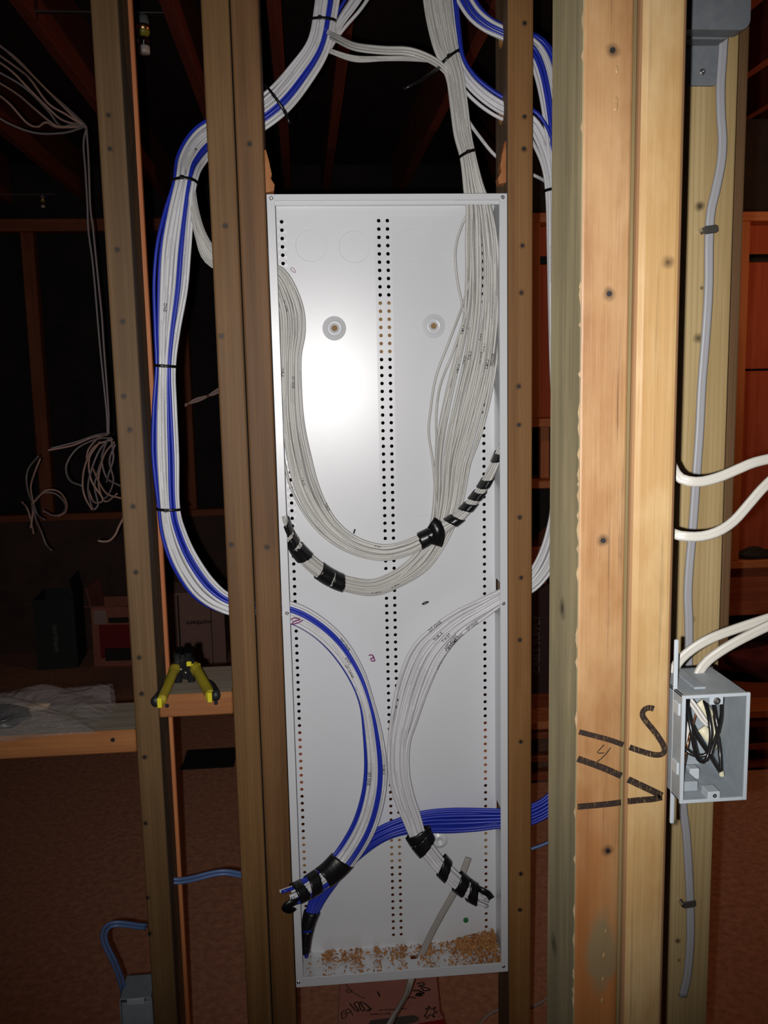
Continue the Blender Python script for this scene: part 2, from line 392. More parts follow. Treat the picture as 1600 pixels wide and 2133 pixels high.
near('right', 'orange brown wooden stud against the right edge of the white panel', .3635, .4025, 4.1,
     [(2.0215, .045, .0165), (1.913, .045, .019), (1.152, .045, .0215), (.7515, .053, .0195)],
     [(1093, 48), (1093, 243), (1092, 310), (1088, 512), (1086, 610), (1081, 805), (1081, 885), (1083, 1078), (1086, 1203), (1083, 1333), (1085, 1545), (1085, 1820), (1083, 1895)],
     (.30, .145, .045), (.20, .088, .024), (.37, .195, .07))
# thin batten behind the left stud, wedges, blocking
obj_b = stud('batten', 'thin reddish orange batten standing just behind the left stud', at(318, 1000, .1).x, at(331, 1000, .1).x, .1, .112, 0, ZT, M['orangewood'], bev=.002, cat='batten')
G_ = M['greyboard'] = wood('grey_weathered_board', (.34, .29, .22), (.24, .19, .14), (.42, .36, .28), .8, (), 12, axis='x')
BF = wood('blocking_front', (.40, .16, .05), (.28, .10, .03), (.45, .20, .07), .6, (), 13, axis='x')
def block(label, x0, x1, y0, y1, z0, z1, sealed=()):
    og = Vector(((x0+x1)/2, (y0+y1)/2, z0))
    o = obj('blocking', B(x0, x1, y0, y1, z0, z1, .002, 1), [BF, G_], None, og); o['at'] = tuple(og)
    for p in o.data.polygons:
        if abs(p.normal.z) > .95: p.material_index = 1
    tag(o, label, 'blocking')
    for (x, y) in sealed:
        c = at(x, y, y0); b = bmesh.new(); cyl(b, (c.x, y0-.0002, c.z), (0, 1, 0), .0035, .0016, 10); obj('nail', b, M['nail'], o, c)
    return o
block('horizontal orange board left of the left stud with a clear plastic bag on top', -.75, -.2387, .0, .13, .929, .967, [(235, 1541)])
block('short orange blocking under the yellow wire stripper', -.1998, -.0837, .0, .138, .984, 1.0215, [(348, 1470), (450, 1464)])
def wedge(label, x0, x1, y0, y1, z0, z1, flip=1):
    bm = bmesh.new(); n = 7; og = Vector(((x0+x1)/2, y0, z0)); rr = random.Random(5)
    V = []
    for i in range(n+1):
        t = i/n; wv = (x1-x0)*(1-.75*t**1.6)*(1+.25*rr.uniform(-1, 1)); z = z0+(z1-z0)*t
        a = x0 if flip > 0 else x1-wv
        V.append([bm.verts.new((a, y0, z)), bm.verts.new((a+wv, y0+.002*rr.random(), z+.003*rr.random())), bm.verts.new((a+wv*.9, y1, z)), bm.verts.new((a, y1, z))])
    for a, b in zip(V, V[1:]):
        for k in range(4): bm.faces.new((a[k], a[(k+1) % 4], b[(k+1) % 4], b[k]))
    bm.faces.new(V[0]); bm.faces.new(V[-1])
    return tag(obj('wood_splinter', bm, M['splint'], None, og), label, 'splinter')
M['splint'] = wood('torn_orange_wood', (.52, .22, .08), (.36, .13, .04), (.58, .28, .11), .7, (), 15)
wedge('torn orange splinter rising from the top left corner of the panel', -.0008, .0105, .004, .03, 1.7875, 1.848)
wedge('torn orange splinter on the stud above the panel on the right', .3525, .3633, .01, .028, 1.80, 1.862, -1)

# ================================================================== NEAR RIGHT POSTS
mSp = wood('olive_spacer_edge', (.20, .145, .06), (.14, .10, .04), (.24, .18, .08), .7, (), 27)
def dsty(nl, x0, x1): return st(nl, x0, x1, -.705, -.616, 0, .0062)
nlD = nailpts([(1276, 105), (1269, 612), (1256, 1126), (1266, 1772)], -.705)
mD = wood('post_orange', (.335, .18, .07), (.24, .112, .04), (.40, .24, .105), .48, dsty(nlD, .2625, .3012), 21, spec=.5, rings=.3, checks=.75, cloud=(.42, .265, .13), low=(.98, 1.16, (.33, .125, .036)), patch=(.004, at(1262, 1985, -.705).z, .016, .045, (.17, .14, .075)))
mDs = wood('post_weathered_side', (.42, .345, .195), (.27, .215, .12), (.50, .42, .25), .8, [(-.0193, .0, 1.31, .011), (-.0193, .02, .98, .012), (-.0193, -.01, .60, .012)], 22, weather=(.25, .21, .115), checks=.7, cloud=(.46, .38, .20))
postD = stud('post', 'orange near post with a grey weathered left side, dark nails and marker lines', .2625, .3012, -.705, -.616, 0, ZT, mD, mDs, [], nlD, .002, 2, 'post', nail_r=.002)
nlE = nailpts([(1387, 546)], -.705)
mE = wood('post_yellow', (.42, .265, .11), (.35, .20, .072), (.46, .31, .145), .5, dsty(nlE, .3035, .3437), 23, spec=.5, rings=.3, checks=.4, cloud=(.52, .38, .20))
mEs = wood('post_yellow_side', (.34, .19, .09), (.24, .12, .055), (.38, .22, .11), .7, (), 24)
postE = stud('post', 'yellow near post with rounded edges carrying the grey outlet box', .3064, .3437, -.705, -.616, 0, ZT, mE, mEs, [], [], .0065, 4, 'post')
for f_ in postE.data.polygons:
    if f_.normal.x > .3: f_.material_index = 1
obj('spacer', B(.3013, .3063, -.6985, -.616, 0, ZT, .0008), mSp, postD)
knF = nailpts([(1458, 430), (1455, 705), (1462, 600), (1440, 1290), (1408, 1712), (1415, 2000), (1412, 1960)], -.45)
mF = wood('post_knotty', (.46, .345, .17), (.34, .235, .10), (.52, .41, .22), .5, [(x-.4605, -.019, z, r) for (x, z), r in zip(knF, (.006, .007, .003, .006, .006, .003, .004))], 25, spec=.5, rings=1.1)
postF = stud('post', 'wide knotty pale post behind the yellow post with a grey cable stapled on', .416, .505, -.45, -.412, 0, ZT, mF, None, [], [], .002, 2, 'post')
mG = wood('post_brown', (.15, .08, .034), (.10, .05, .02), (.18, .10, .045), .6, (), 26)
stud('post', 'narrow dark brown upright nailed behind the right edge of the knotty post', .497, .535, -.411, -.322, 1.187, ZT, mG, None, [], [], .002, 2, 'post')
# torn white-brown edge along the orange post
rr = random.Random(3)
M['splint_pale'] = newmat('pale_torn_wood', (.42, .30, .17), .7)
bm = bmesh.new()
for k in range(60):
    z = rr.uniform(.55, 1.98); h = rr.uniform(.003, .022); x = .2622; w_ = rr.uniform(.0001, .0006)*(1.5 if z < .9 else .9)
    a = [bm.verts.new(v) for v in ((x-w_*.2, -.7055, z-h/2), (x+w_, -.7062, z), (x-w_*.1, -.7055, z+h/2), (x-.001, -.7035, z))]
    bm.faces.new((a[0], a[1], a[3])); bm.faces.new((a[1], a[2], a[3])); bm.faces.new((a[0], a[1], a[2]))
tag(obj('torn_edge', bm, M['splint_pale'], postD), None, None, None, 'stuff')
# resin drips that catch the flash
for (x, y, r) in ((1285, 145, .0016), (1284, 210, .0018), (1283, 222, .0022), (1262, 1940, .0012), (1258, 1990, .0016), (1256, 2040, .0014), (1254, 2085, .0014)):
    c = at(x, y, -.705); bm = bmesh.new(); bmesh.ops.create_uvsphere(bm, u_segments=10, v_segments=6, radius=r)
    for v in bm.verts: v.co = Vector((v.co.x*.8, v.co.y*.35, v.co.z*1.7))+c
    if 'resin' not in M: M['resin'] = newmat('clear_resin', (.36, .22, .10), .08, 0, .8)
    obj('resin_drip', bm, M['resin'], postD, c, True)
# marker writing on the posts: hatched thick strokes (they skip the gap between the posts)
def stroke(pp, wd, par, Y=-.705, name='marker_line', mat='ink', nrm=FRONT, lift=.0004):
    P = [p[:3] if Y != PB else (p[0], plate_y(p[0])-.0012, p[2]) for p in spline([tuple(at(x, y, Y)) for x, y in pp], .002)]
    return ribbon(name, P, wd, nrm, M[mat], par, lift)
stroke([(1206, 1524), (1240, 1533), (1270, 1541), (1298, 1551)], .0046, postD, mat='ink_dry')
stroke([(1311, 1556), (1340, 1566), (1365, 1572), (1380, 1570), (1384, 1560), (1378, 1545), (1362, 1522), (1344, 1500), (1338, 1488), (1342, 1478), (1352, 1474), (1362, 1476)], .0050, postE, mat='ink_dry')
stroke([(1203, 1580), (1240, 1593), (1270, 1605), (1294, 1616)], .0056, postD, mat='ink_dry')
stroke([(1308, 1623), (1340, 1638), (1365, 1650), (1379, 1657)], .0058, postE, mat='ink_dry')
stroke([(1203, 1680), (1240, 1677), (1270, 1674), (1293, 1671)], .0054, postD, mat='ink_dry')
stroke([(1307, 1669), (1335, 1666), (1360, 1664), (1379, 1660)], .0056, postE, mat='ink_dry')
stroke([(1258, 1551), (1250, 1560), (1244, 1568), (1258, 1568)], .0010, postD, mat='ink_dry')
stroke([(1272, 1557), (1262, 1570), (1252, 1580), (1242, 1588)], .0010, postD, mat='ink_dry')

# ================================================================== MEDIA PANEL
PZ0, PZ1, PW, PD = .5, 1.784, .362, .09
pan = thing('media_panel', 'tall open white metal wiring panel set between the studs, full of cables', 'panel', (.181, .045, PZ0))
def plate_y(x):                                                  # the sheet bows a few millimetres toward the room at mid width
    return PD-.0042*min(1, max(0, (x-.026)/.14))*min(1, max(0, (.335-x)/.14))
def grid_plate():
    V = []; Fc = []
    def quad(x0, x1, z0, z1):
        i = len(V); V.extend(((x0, PD, z0), (x1, PD, z0), (x1, PD, z1), (x0, PD, z1))); Fc.append((i, i+1, i+2, i+3))
    def cell(x0, x1, z0, z1, r, n=12):
        cx, cz = (x0+x1)/2, (z0+z1)/2; hx, hz = (x1-x0)/2, (z1-z0)/2; i = len(V)
        for k in range(n):
            a = 2*math.pi*(k+.5)/n; c, s = math.cos(a), math.sin(a); q = min(hx/abs(c) if abs(c) > 1e-6 else 9, hz/abs(s) if abs(s) > 1e-6 else 9)
            V.append((cx+c*r, PD, cz+s*r)); V.append((cx+c*q, PD, cz+s*q))
        for k in range(n):
            k2 = (k+1) % n; Fc.append((i+2*k, i+2*k+1, i+2*k2+1, i+2*k2))
        cs = [(x1, z1), (x0, z1), (x0, z0), (x1, z0)]
        for (X, Z) in cs:                                        # corner triangles
            j = len(V); V.append((X, PD, Z))
            best = sorted(range(n), key=lambda k: (V[i+2*k+1][0]-X)**2+(V[i+2*k+1][2]-Z)**2)[:2]
            Fc.append((i+2*best[0]+1, i+2*best[1]+1, j))
    p = .01285; zt = 1.7597+p/2; n = 97; zb = zt-n*p
    cols = [(.0195, p), (.1735, .0139), (.1874, .0139), (.3425, p)]; x = .001
    quad(.001, PW-.001, PZ0+.001, zb); quad(.001, PW-.001, zt, PZ1-.001)
    bosses = {1: (.0985, 1.5925), 3: (.2595, 1.5935)}
    for ci, (cx, cw) in enumerate(cols+[(PW-.001, 0)]):
        x1 = cx-cw/2
        if x1 > x+1e-5:
            if ci in bosses:
                bx, bz = bosses[ci]; h = .02
                quad(x, x1, zb, bz-h); quad(x, x1, bz+h, zt); quad(x, bx-h, bz-h, bz+h); quad(bx+h, x1, bz-h, bz+h)
                cell(bx-h, bx+h, bz-h, bz+h, .0165, 24)
            else: quad(x, x1, zb, zt)
        if cw:
            for k in range(n): cell(cx-cw/2, cx+cw/2, zt-(k+1)*p, zt-k*p, .0030)
            x = cx+cw/2
    def out(f):                                                  # every face looks into the room
        a = sum(V[f[i]][0]*V[f[(i+1) % len(f)]][2]-V[f[(i+1) % len(f)]][0]*V[f[i]][2] for i in range(len(f)))
        return f if a > 0 else f[::-1]
    return [(x, plate_y(x), z) for x, y, z in V], [out(f) for f in Fc], bosses
V, Fc, bosses = grid_plate()
bp = raw('back_plate', V, Fc, M['panel'], pan, smooth=False)
sd = bp.modifiers.new('thick', 'SOLIDIFY'); sd.thickness = .0012; sd.offset = 0; sd.use_rim = False
def wallplate(name, bm): return obj(name, bm, M['panel'], pan, pan['at'])
T = .0013
bm = bmesh.new()
for z0, z1 in ((PZ0, 1.106), (1.178, 1.652), (1.712, PZ1)): box(bm, .0008, .0008+T, 0, PD, z0, z1)
for z0, z1 in ((1.106, 1.178), (1.652, 1.712)): box(bm, .0008, .0008+T, 0, .010, z0, z1); box(bm, .0008, .0008+T, .078, PD, z0, z1)
wallplate('side_wall', bm)
bm = bmesh.new()
for z0, z1 in ((PZ0, .729), (.774, 1.128), (1.172, PZ1)): box(bm, PW-.0008-T, PW-.0008, 0, PD, z0, z1)
for z0, z1 in ((.729, .774), (1.128, 1.172)): box(bm, PW-.0008-T, PW-.0008, 0, .028, z0, z1); box(bm, PW-.0008-T, PW-.0008, .085, PD, z0, z1)
wallplate('side_wall', bm)
bm = bmesh.new(); z = PZ1-T
box(bm, .001, .288, 0, PD, z, PZ1); box(bm, .352, PW-.001, 0, PD, z, PZ1); box(bm, .288, .352, 0, .014, z, PZ1); box(bm, .288, .352, .076, PD, z, PZ1)
wallplate('top_wall', bm)
bm = bmesh.new(); box(bm, .001, .2, 0, PD, PZ0, PZ0+T); box(bm, .2135, PW-.001, 0, PD, PZ0, PZ0+T); box(bm, .2, .2135, 0, .049, PZ0, PZ0+T); box(bm, .2, .2135, .061, PD, PZ0, PZ0+T)
wallplate('bottom_wall', bm)
bm = bmesh.new()
box(bm, 0, .0122, -.0022, 0, PZ0, PZ1, .0006); box(bm, PW-.0122, PW, -.0022, 0, PZ0, PZ1, .0006)
box(bm, .0118, PW-.0118, -.0022, 0, PZ1-.0095, PZ1, .0006); box(bm, .0118, PW-.0118, -.0022, 0, PZ0, PZ0+.0172, .0006)
wallplate('front_flange', bm)
bm = bmesh.new()                                                 # folded lip seen under the top flange
box(bm, .012, PW-.012, .001, .0022, PZ1-.0155, PZ1-.0095); wallplate('top_lip', bm)
for (x, y) in ((565, 413), (1047, 411), (1049, 2013), (622, 2046), (598, 1277), (1049, 1257)):
    c = at(x, y, -.0022); bm = bmesh.new(); lathe(bm, c, (0, -1, 0), [(.003, -.0005), (.0029, .0008), (.0018, .0014), (.0009, .0014), (.0008, .0004), (0, .0004)], 12)
    obj('screw', bm, M['steel'], pan, c)
for bx, bz in bosses.values():
    bm = bmesh.new(); c = Vector((bx, plate_y(bx), bz))
    lathe(bm, c, (0, -1, 0), [(.0195, .0006), (.0188, .0012), (.0182, .0012), (.0112, .0068), (.0098, .0072), (.0090, .0070), (.0046, .0066), (.0046, .0052)], 32)
    obj('mounting_boss', bm, M['panel'], pan, c, True)
for (x, y) in ((648, 512), (738, 515), (857, 512), (950, 512)):
    c = at(x, y, PD); c.y = plate_y(c.x)-.0004; bm = bmesh.new(); lathe(bm, c, (0, -1, 0), [(.0250, .0006), (.0248, .0010), (.0243, .0010), (.0241, .0006)], 40)
    obj('knockout_ring', bm, M['panel'], pan, c, True)
for (y, n) in ((690, 1), (1110, 1), (1385, 1), (1560, 1)):       # oval knockouts on the right wall
    zc = at(1037, y, .02).z; bm = bmesh.new(); P = []
    for k in range(20):
        a = 2*math.pi*k/20; P.append((PW-.0008-T-.0007, .022+.008*math.cos(a), zc+.022*math.sin(a)))
    obj_ = tube('knockout_oval', P+P[:1], .0006, M['panel'], pan, 5)
c = at(970, 1915, PD); bm = bmesh.new(); lathe(bm, (c.x, plate_y(c.x), c.z), (0, -1, 0), [(.0048, .0004), (.0046, .0028), (.0034, .0040), (.0009, .0042), (.0008, .003), (0, .003)], 16)
obj('ground_screw', bm, M['green'], pan, c)['label'] = 'green grounding screw'
c = at(915, 1748, PD)
bm = bmesh.new(); lathe(bm, (c.x, plate_y(c.x), c.z), (0, -1, 0), [(.016, .0006), (.0095, .0055), (.0085, .0058), (.0042, .0055), (.0042, .003), (0, .003)], 24); obj('mounting_boss', bm, M['panel'], pan, c, True)
# pen and pencil marks on the back plate
PB = PD-.0028
stroke([(605, 560), (609, 557), (613, 561), (616, 567), (612, 567), (607, 563), (605, 560)], .0009, pan, PB, 'pen_mark', 'ink_pink')
stroke([(768, 1365), (774, 1363), (779, 1369), (772, 1371), (775, 1376), (781, 1375), (776, 1367)], .0022, pan, PB, 'pen_mark', 'ink_pink')
stroke([(879, 1258), (885, 1254), (893, 1253), (884, 1258), (879, 1258)], .0020, pan, PB, 'pen_mark', 'ink')
stroke([(737, 1111), (738, 1106), (740, 1102)], .0028, pan, PB, 'pen_mark', 'ink')
stroke([(606, 1290), (614, 1287), (625, 1291), (613, 1294), (609, 1300), (622, 1297), (630, 1292)], .0020, pan, -.003, 'pen_mark', 'ink_pink')
stroke([(866, 1028), (872, 1010), (884, 1006), (894, 1016), (886, 1035), (868, 1058), (858, 1075), (880, 1074), (900, 1073)], .0007, pan, PB, 'pencil_mark', 'ink_grey')
# boards behind the panel that show through its holes
mBk = wood('board_behind_panel', (.40, .24, .10), (.30, .16, .06), (.46, .29, .13), .7, (), 31, axis='x')
bk = obj('blocking', B(-.0004, .3628, .100, .138, 1.548, 1.640, .002), mBk, None, (.18, .119, 1.548)); tag(bk, 'pale board behind the upper panel, seen only through its holes', 'blocking')
bk = obj('blocking', B(-.0004, .3628, .100, .138, .655, .702, .002), mBk, None, (.18, .119, .655)); tag(bk, 'pale board behind the lower panel, seen only through its holes', 'blocking')
bk = obj('blocking', B(-.0004, .3628, .100, .138, .795, .905, .002), M['redwood_x'], None, (.18, .119, .795)); tag(bk, 'reddish board behind the middle of the panel, seen through its holes', 'blocking')

# ================================================================== CABLE BUNDLES
def hexpack(n, asp, rng):
    """n points of a hexagonal packing in an ellipse, scaled to the unit disc"""
    best = None
    for d in [x*.01 for x in range(4, 120)]:
        P = []
        k = int(2/d)+2
        for j in range(-k, k+1):
            for i in range(-k, k+1):
                u = (i+.5*(j % 2))*d; v = j*d*.87/asp
                if u*u+v*v <= 1: P.append((u, v))
        if len(P) >= n: best = P
        else: break
    best.sort(key=lambda p: p[0]**2+p[1]**2); best = best[:n]
    mu = max(abs(u) for u, v in best); mv = max(abs(v) for u, v in best) or 1
    return [(u/mu, v/mv*math.sqrt(max(.3, 1-(u/mu)**2*.5))) for u, v in best]
class Noise1:
    def __init__(s, rng): s.c = [(rng.uniform(.5, 1), rng.uniform(4, 11), rng.uniform(0, 6.3)) for _ in range(3)]
    def __call__(s, x): return sum(a*math.sin(f_*x+p) for a, f_, p in s.c)/2
BUND = {}
def bundle(key, name, label, path, n, r, colour, asp=.45, jit=.35, bmax=.03, parent=None, ends=0, seed=1, ranges=None, prt=True, skip=(), step=.008, wander=.1, wf=1):
    """path: (px, py, Y, width in px). colour(u, v, i) -> material key. Each cable is a mesh of its own."""
    rng = random.Random(seed)
    ctl = []
    for (x, y, Y, wpx) in path:
        p = at(x, y, Y); ctl.append((p.x, p.y, p.z, wf*wpx*depth(p)/F/2))
    cen = spline(ctl, step); pts = [Vector(c[:3]) for c in cen]; A = [max(c[3], r*1.05) for c in cen]
    fr = frames(pts); ds = (pts[1]-pts[0]).length
    root = thing(name, label, 'cable bundle', pts[len(pts)//2])
    pk = hexpack(n, asp, rng); B_ = [min(bmax, max(r*1.02, n*r*r/(.78*a))) for a in A]
    cabs = []
    for i, (u, v) in enumerate(pk):
        nu, nv, nw = Noise1(rng), Noise1(rng), Noise1(rng); C = []
        i0, i1 = 0, len(pts)-1
        key_c = colour(u, v, i)
        global _PTS; _PTS = pts
        if ranges: i0, i1 = ranges(key_c, u, v, i, i0, i1, rng, len(pts))
        if ends: i1 -= int(rng.random()*ends)
        for k in range(i0, i1+1):
            a, b = max(A[k]-r, 0), max(B_[k]-r, 0); s = k*ds
            uu = u+nu(s)*jit*r/max(A[k], r)+nw(s*.55)*wander; vv = v+nv(s)*jit*r/max(B_[k], r)+nv(s*.5)*wander
            q = math.hypot(uu, vv)
            if q > 1.08: uu *= 1.08/q; vv *= 1.08/q
            C.append(pts[k]+fr[k][1]*uu*a+fr[k][2]*vv*b)
        o = tube('cable', C, r, M[key_c], root, 7)
        if key_c == 'cable_blue': o['label'] = 'blue cable'
        cabs.append((C, r, o, i0))
    BUND[key] = dict(root=root, pts=pts, fr=fr, A=A, B=B_, cabs=cabs, ds=ds, r=r)
    return root
def near_i(key, px, py):
    return min(range(len(BUND[key]['pts'])), key=lambda k: (pix(BUND[key]['pts'][k])[0]-px)**2+(pix(BUND[key]['pts'][k])[1]-py)**2)
def ring(key, i, hw, mat, name, shear=0, extra=.0012, thick=.0012, rag=0, m=28, seed=0, lab=None):
    """band of tape or a tie round a bundle at centre sample i; hw half width; shear slants the band"""
    D = BUND[key]; V = []; Fc = []; rng = random.Random(seed)
    def samp(s):
        k = max(0, min(len(D['pts'])-1.001, s/D['ds'])); a = int(k); t = k-a; b = min(a+1, len(D['pts'])-1)
        L = lambda X: X[a]*(1-t)+X[b]*t
        return L(D['pts']), (L([f[1] for f in D['fr'][a:b+1]]+[0]*0) if False else D['fr'][a][1]*(1-t)+D['fr'][b][1]*t), D['fr'][a][2]*(1-t)+D['fr'][b][2]*t, D['A'][a]*(1-t)+D['A'][b]*t, D['B'][a]*(1-t)+D['B'][b]*t
    ns = max(2, int(2*hw/.004)+1); s0 = i*D['ds']; rows = []
    def row(off, ex):
        R_ = []
        for k in range(m):
            th = 2*math.pi*k/m
            o2 = off + shear*math.cos(th) + (rng.uniform(-rag, rag) if rag else 0)
            p, S, Nn, a, b = samp(s0+o2)
            R_.append(len(V)); V.append(p+S*(a+ex)*math.cos(th)+Nn*(b+ex)*math.sin(th))
        rows.append(R_)
    row(-hw, extra-thick*.6)
    for j in range(ns+1): row(-hw+2*hw*j/ns, extra)
    row(hw, extra-thick*.6)
    for a, b in zip(rows, rows[1:]):
        for k in range(m): Fc.append((a[k], a[(k+1) % m], b[(k+1) % m], b[k]))
    o = raw(name, V, Fc, M[mat], D['root'])
    if lab: o['label'] = lab
    return o
def tie(key, px, py, shear=0, tail=None, w=.0022):
    i = near_i(key, px, py); o = ring(key, i, w, 'tie', 'cable_tie', shear, .0014, .0013)
    D = BUND[key]; S = D['fr'][i][1]; Nn = D['fr'][i][2]; T = D['fr'][i][0]
    p = D['pts'][i]+Nn*(D['B'][i]+.002)+S*D['A'][i]*.15
    bm = bmesh.new(); box(bm, -.003, .003, -.0022, .0022, -.0026, .0026, .0007)
    R3 = Matrix((S, Nn, T)).transposed()
    for v in bm.verts: v.co = R3 @ v.co + p
    o['at'] = D['root']['at']; obj('tie_head', bm, M['tie'], o, p)
    if tail: tube('tie_tail', [Vector(q[:3]) for q in spline(W3(tail), .01)], 0, M['tie'], D['root'], 4, [(.0024, .0006), (-.0024, .0006), (-.0024, -.0006), (.0024, -.0006)])
def tape(key, px, py, hw, shear=0, rag=.0008, seed=0): ring(key, near_i(key, px, py), hw, 'tape', 'tape_wrap', shear, .0024, .0022, rag, 30, seed)
def write(key, px, py, s, h=.0042, flip=1):
    """handwriting that follows one cable and wraps over its jacket"""
    D = BUND[key]; best = None
    for C, r, o, i0 in D['cabs']:
        if o.data.materials[0] == M['cable_blue']: continue
        k = min(range(len(C)), key=lambda k: (pix(C[k])[0]-px)**2+(pix(C[k])[1]-py)**2)
        q = pix(C[k]); d = math.hypot(q[0]-px, q[1]-py)
        sc_ = max(0, d-3)*.004+q[2]
        if best is None or sc_ < best[0]: best = (sc_, C, k, r)
    _, C, k0, r = best
    V, Fc = textgeo(s); fr = frames(C); ds = (C[1]-C[0]).length; out = []
    for x, y, z in V:
        kk = max(0, min(len(C)-1.001, k0+flip*x*h*1.4/ds)); a = int(kk); t = kk-a
        p = C[a].lerp(C[a+1], t); S = fr[a][1].lerp(fr[a+1][1], t); Nn = fr[a][2].lerp(fr[a+1][2], t)
        th = -flip*y*h*1.4/r
        out.append(p+(S*math.sin(th)+Nn*math.cos(th))*(r+.0005))
    o = raw('handwriting', out, Fc, M['ink'], D['root'], smooth=False)
def white(u, v, i): return 'cable_white'
def cream(u, v, i): return 'cable_cream'
def stripes(us, w_):
    return lambda u, v, i: 'cable_blue' if any(abs(u-a) < w_ for a in us) else 'cable_white'
# --- long loop of blue and white cable on the left
def blcol(u, v, i): return 'cable_blue' if abs(u+.52) < .17 or (u > .72) or (abs(u-.25) < .12 and v < 0) else 'cable_white'
def blr(kc, u, v, i, i0, i1, rng, n): return (min(range(n), key=lambda k: abs(pix(_PTS[k])[0]-478)+abs(pix(_PTS[k])[1]-264)), i1) if kc == 'cable_blue' and u > 0 else (i0, i1)
bundle('BL', 'cable_bundle', 'long loop of blue and white cables left of the panel', [
    (735, -470, .13, 56), (716, -300, .13, 56), (700, -150, .13, 56), (684, -60, .13, 56), (674, 20, .13, 52), (659, 94, .13, 52), (622, 152, .13, 60), (574, 208, .13, 66), (515, 250, .135, 68), (462, 272, .135, 68),
    (424, 295, .12, 66), (396, 335, .09, 58), (384, 384, .06, 47), (371, 450, .05, 58), (361, 520, .045, 66), (355, 600, .045, 64), (348, 690, .045, 48), (345, 768, .045, 38), (344, 850, .045, 46),
    (346, 950, .045, 52), (352, 1057, .045, 45), (363, 1115, .045, 52), (386, 1172, .045, 58), (425, 1228, .045, 58), (475, 1260, .045, 46), (540, 1271, .045, 46), (602, 1277, .045, 46),
    (655, 1303, .045, 44), (702, 1345, .045, 42), (740, 1402, .04, 36), (763, 1462, .035, 30), (776, 1530, .03, 38), (782, 1600, .03, 44), (776, 1660, .028, 46), (757, 1722, .025, 47), (724, 1778, .018, 46),
    (690, 1816, .005, 44), (650, 1844, -.012, 40), (618, 1861, -.024, 36), (588, 1872, -.034, 36)], 24, .0029,
    blcol, .42, .6, ends=6, seed=5, ranges=blr, wander=.16, wf=1.1)
for (x, y, s, t_) in ((676, 40, .004, None), (571, 208, -.002, [(592, 232, .11), (600, 246, .1), (603, 258, .1)]), (385, 384, .003, None), (345, 768, .0, None), (352, 1057, -.002, None)): tie('BL', x, y, s, t_)
tape('BL', 694, 1812, .021, .004, seed=1); tape('BL', 650, 1844, .010, -.003, seed=2); tape('BL', 622, 1859, .009, .004, seed=3)
tube('loose_tape', [Vector(p[:3]) for p in spline(W3([(625, 1876, -.036), (612, 1880, -.044), (600, 1884, -.046), (594, 1892, -.046), (604, 1896, -.04), (612, 1890, -.042)]), .003)], 0, M['tape'], BUND['BL']['root'], 4, [(.006, .0004), (-.006, .0004), (-.006, -.0004), (.006, -.0004)])
# --- branch joining it at the ceiling
bundle('BT', 'cable_bundle', 'short blue edged branch of white cables joining the left loop at the ceiling', [(900, -460, .15, 44), (860, -250, .15, 44), (805, -95, .15, 44), (770, -45, .15, 44), (738, 5, .15, 42), (712, 42, .15, 34), (694, 74, .148, 24), (680, 105, .145, 16)], 9, .0029, stripes((.8,), .3), .4, .3, seed=9)
# --- bundle dropping into the top of the panel
def w1col(u, v, i): return 'cable_cream'
bundle('W1', 'cable_bundle', 'thin white cables dropping through the panel top, curving to a taped lower left end', [
    (890, -470, .05, 60), (896, -290, .05, 60), (903, -110, .05, 60), (908, -40, .05, 58), (916, 30, .05, 56), (927, 90, .05, 50), (938, 128, .05, 42), (949, 165, .05, 36), (957, 225, .048, 36), (964, 280, .046, 35), (973, 319, .045, 31), (981, 360, .045, 35), (989, 400, .045, 43),
    (998, 435, .048, 52), (1003, 500, .055, 66), (1005, 580, .06, 72), (1001, 660, .062, 76), (990, 740, .063, 86), (973, 820, .064, 92), (954, 900, .066, 88), (941, 960, .068, 74), (934, 1030, .068, 62), (923, 1085, .066, 50),
    (905, 1130, .066, 42), (875, 1172, .062, 40), (832, 1203, .058, 34), (778, 1224, .05, 32), (722, 1217, .042, 30), (684, 1201, .036, 30), (650, 1176, .030, 29), (624, 1150, .026, 27), (606, 1122, .022, 20), (597, 1096, .018, 14), (590, 1068, .014, 10)], 36, .00205,
    w1col, .24, 1.0, bmax=.02, seed=12, wander=.30, wf=1.06)
tie('W1', 938, 122, .006, [(916, 140, .035), (905, 148, .02), (880, 165, .0), (855, 178, -.005), (840, 186, -.005)]); tie('W1', 973, 319, .002)
for x, y, hw, sh, sd_ in ((700, 1209, .010, .003, 3), (678, 1197, .012, .002, 4), (624, 1150, .013, -.004, 6), (608, 1124, .008, .004, 7), (598, 1100, .009, .003, 8)): tape('W1', x, y, hw, sh, .001, sd_)
cable('cable', [(985, 425, .05), (962, 470, .06), (949, 520, .066), (952, 580, .07), (966, 650, .07), (985, 740, .07)], .0019, M['cable_cream'], BUND['W1']['root'])
cable('cable', [(985, 560, .06), (962, 640, .06), (936, 710, .06), (908, 785, .064), (896, 860, .068), (893, 905, .07), (901, 960, .07), (907, 1040, .07), (900, 1110, .07)], .0019, M['cable_cream'], BUND['W1']['root'])
cable('cable', [(975, 640, .06), (945, 730, .06), (918, 800, .064), (909, 860, .068), (909, 930, .07), (906, 1000, .07), (912, 1090, .07)], .0019, M['cable_cream'], BUND['W1']['root'])
cable('cable', [(905, 1130, .05), (870, 1165, .048), (835, 1200, .046), (790, 1226, .042), (745, 1232, .04), (700, 1218, .036)], .0019, M['cable_cream'], BUND['W1']['root'])
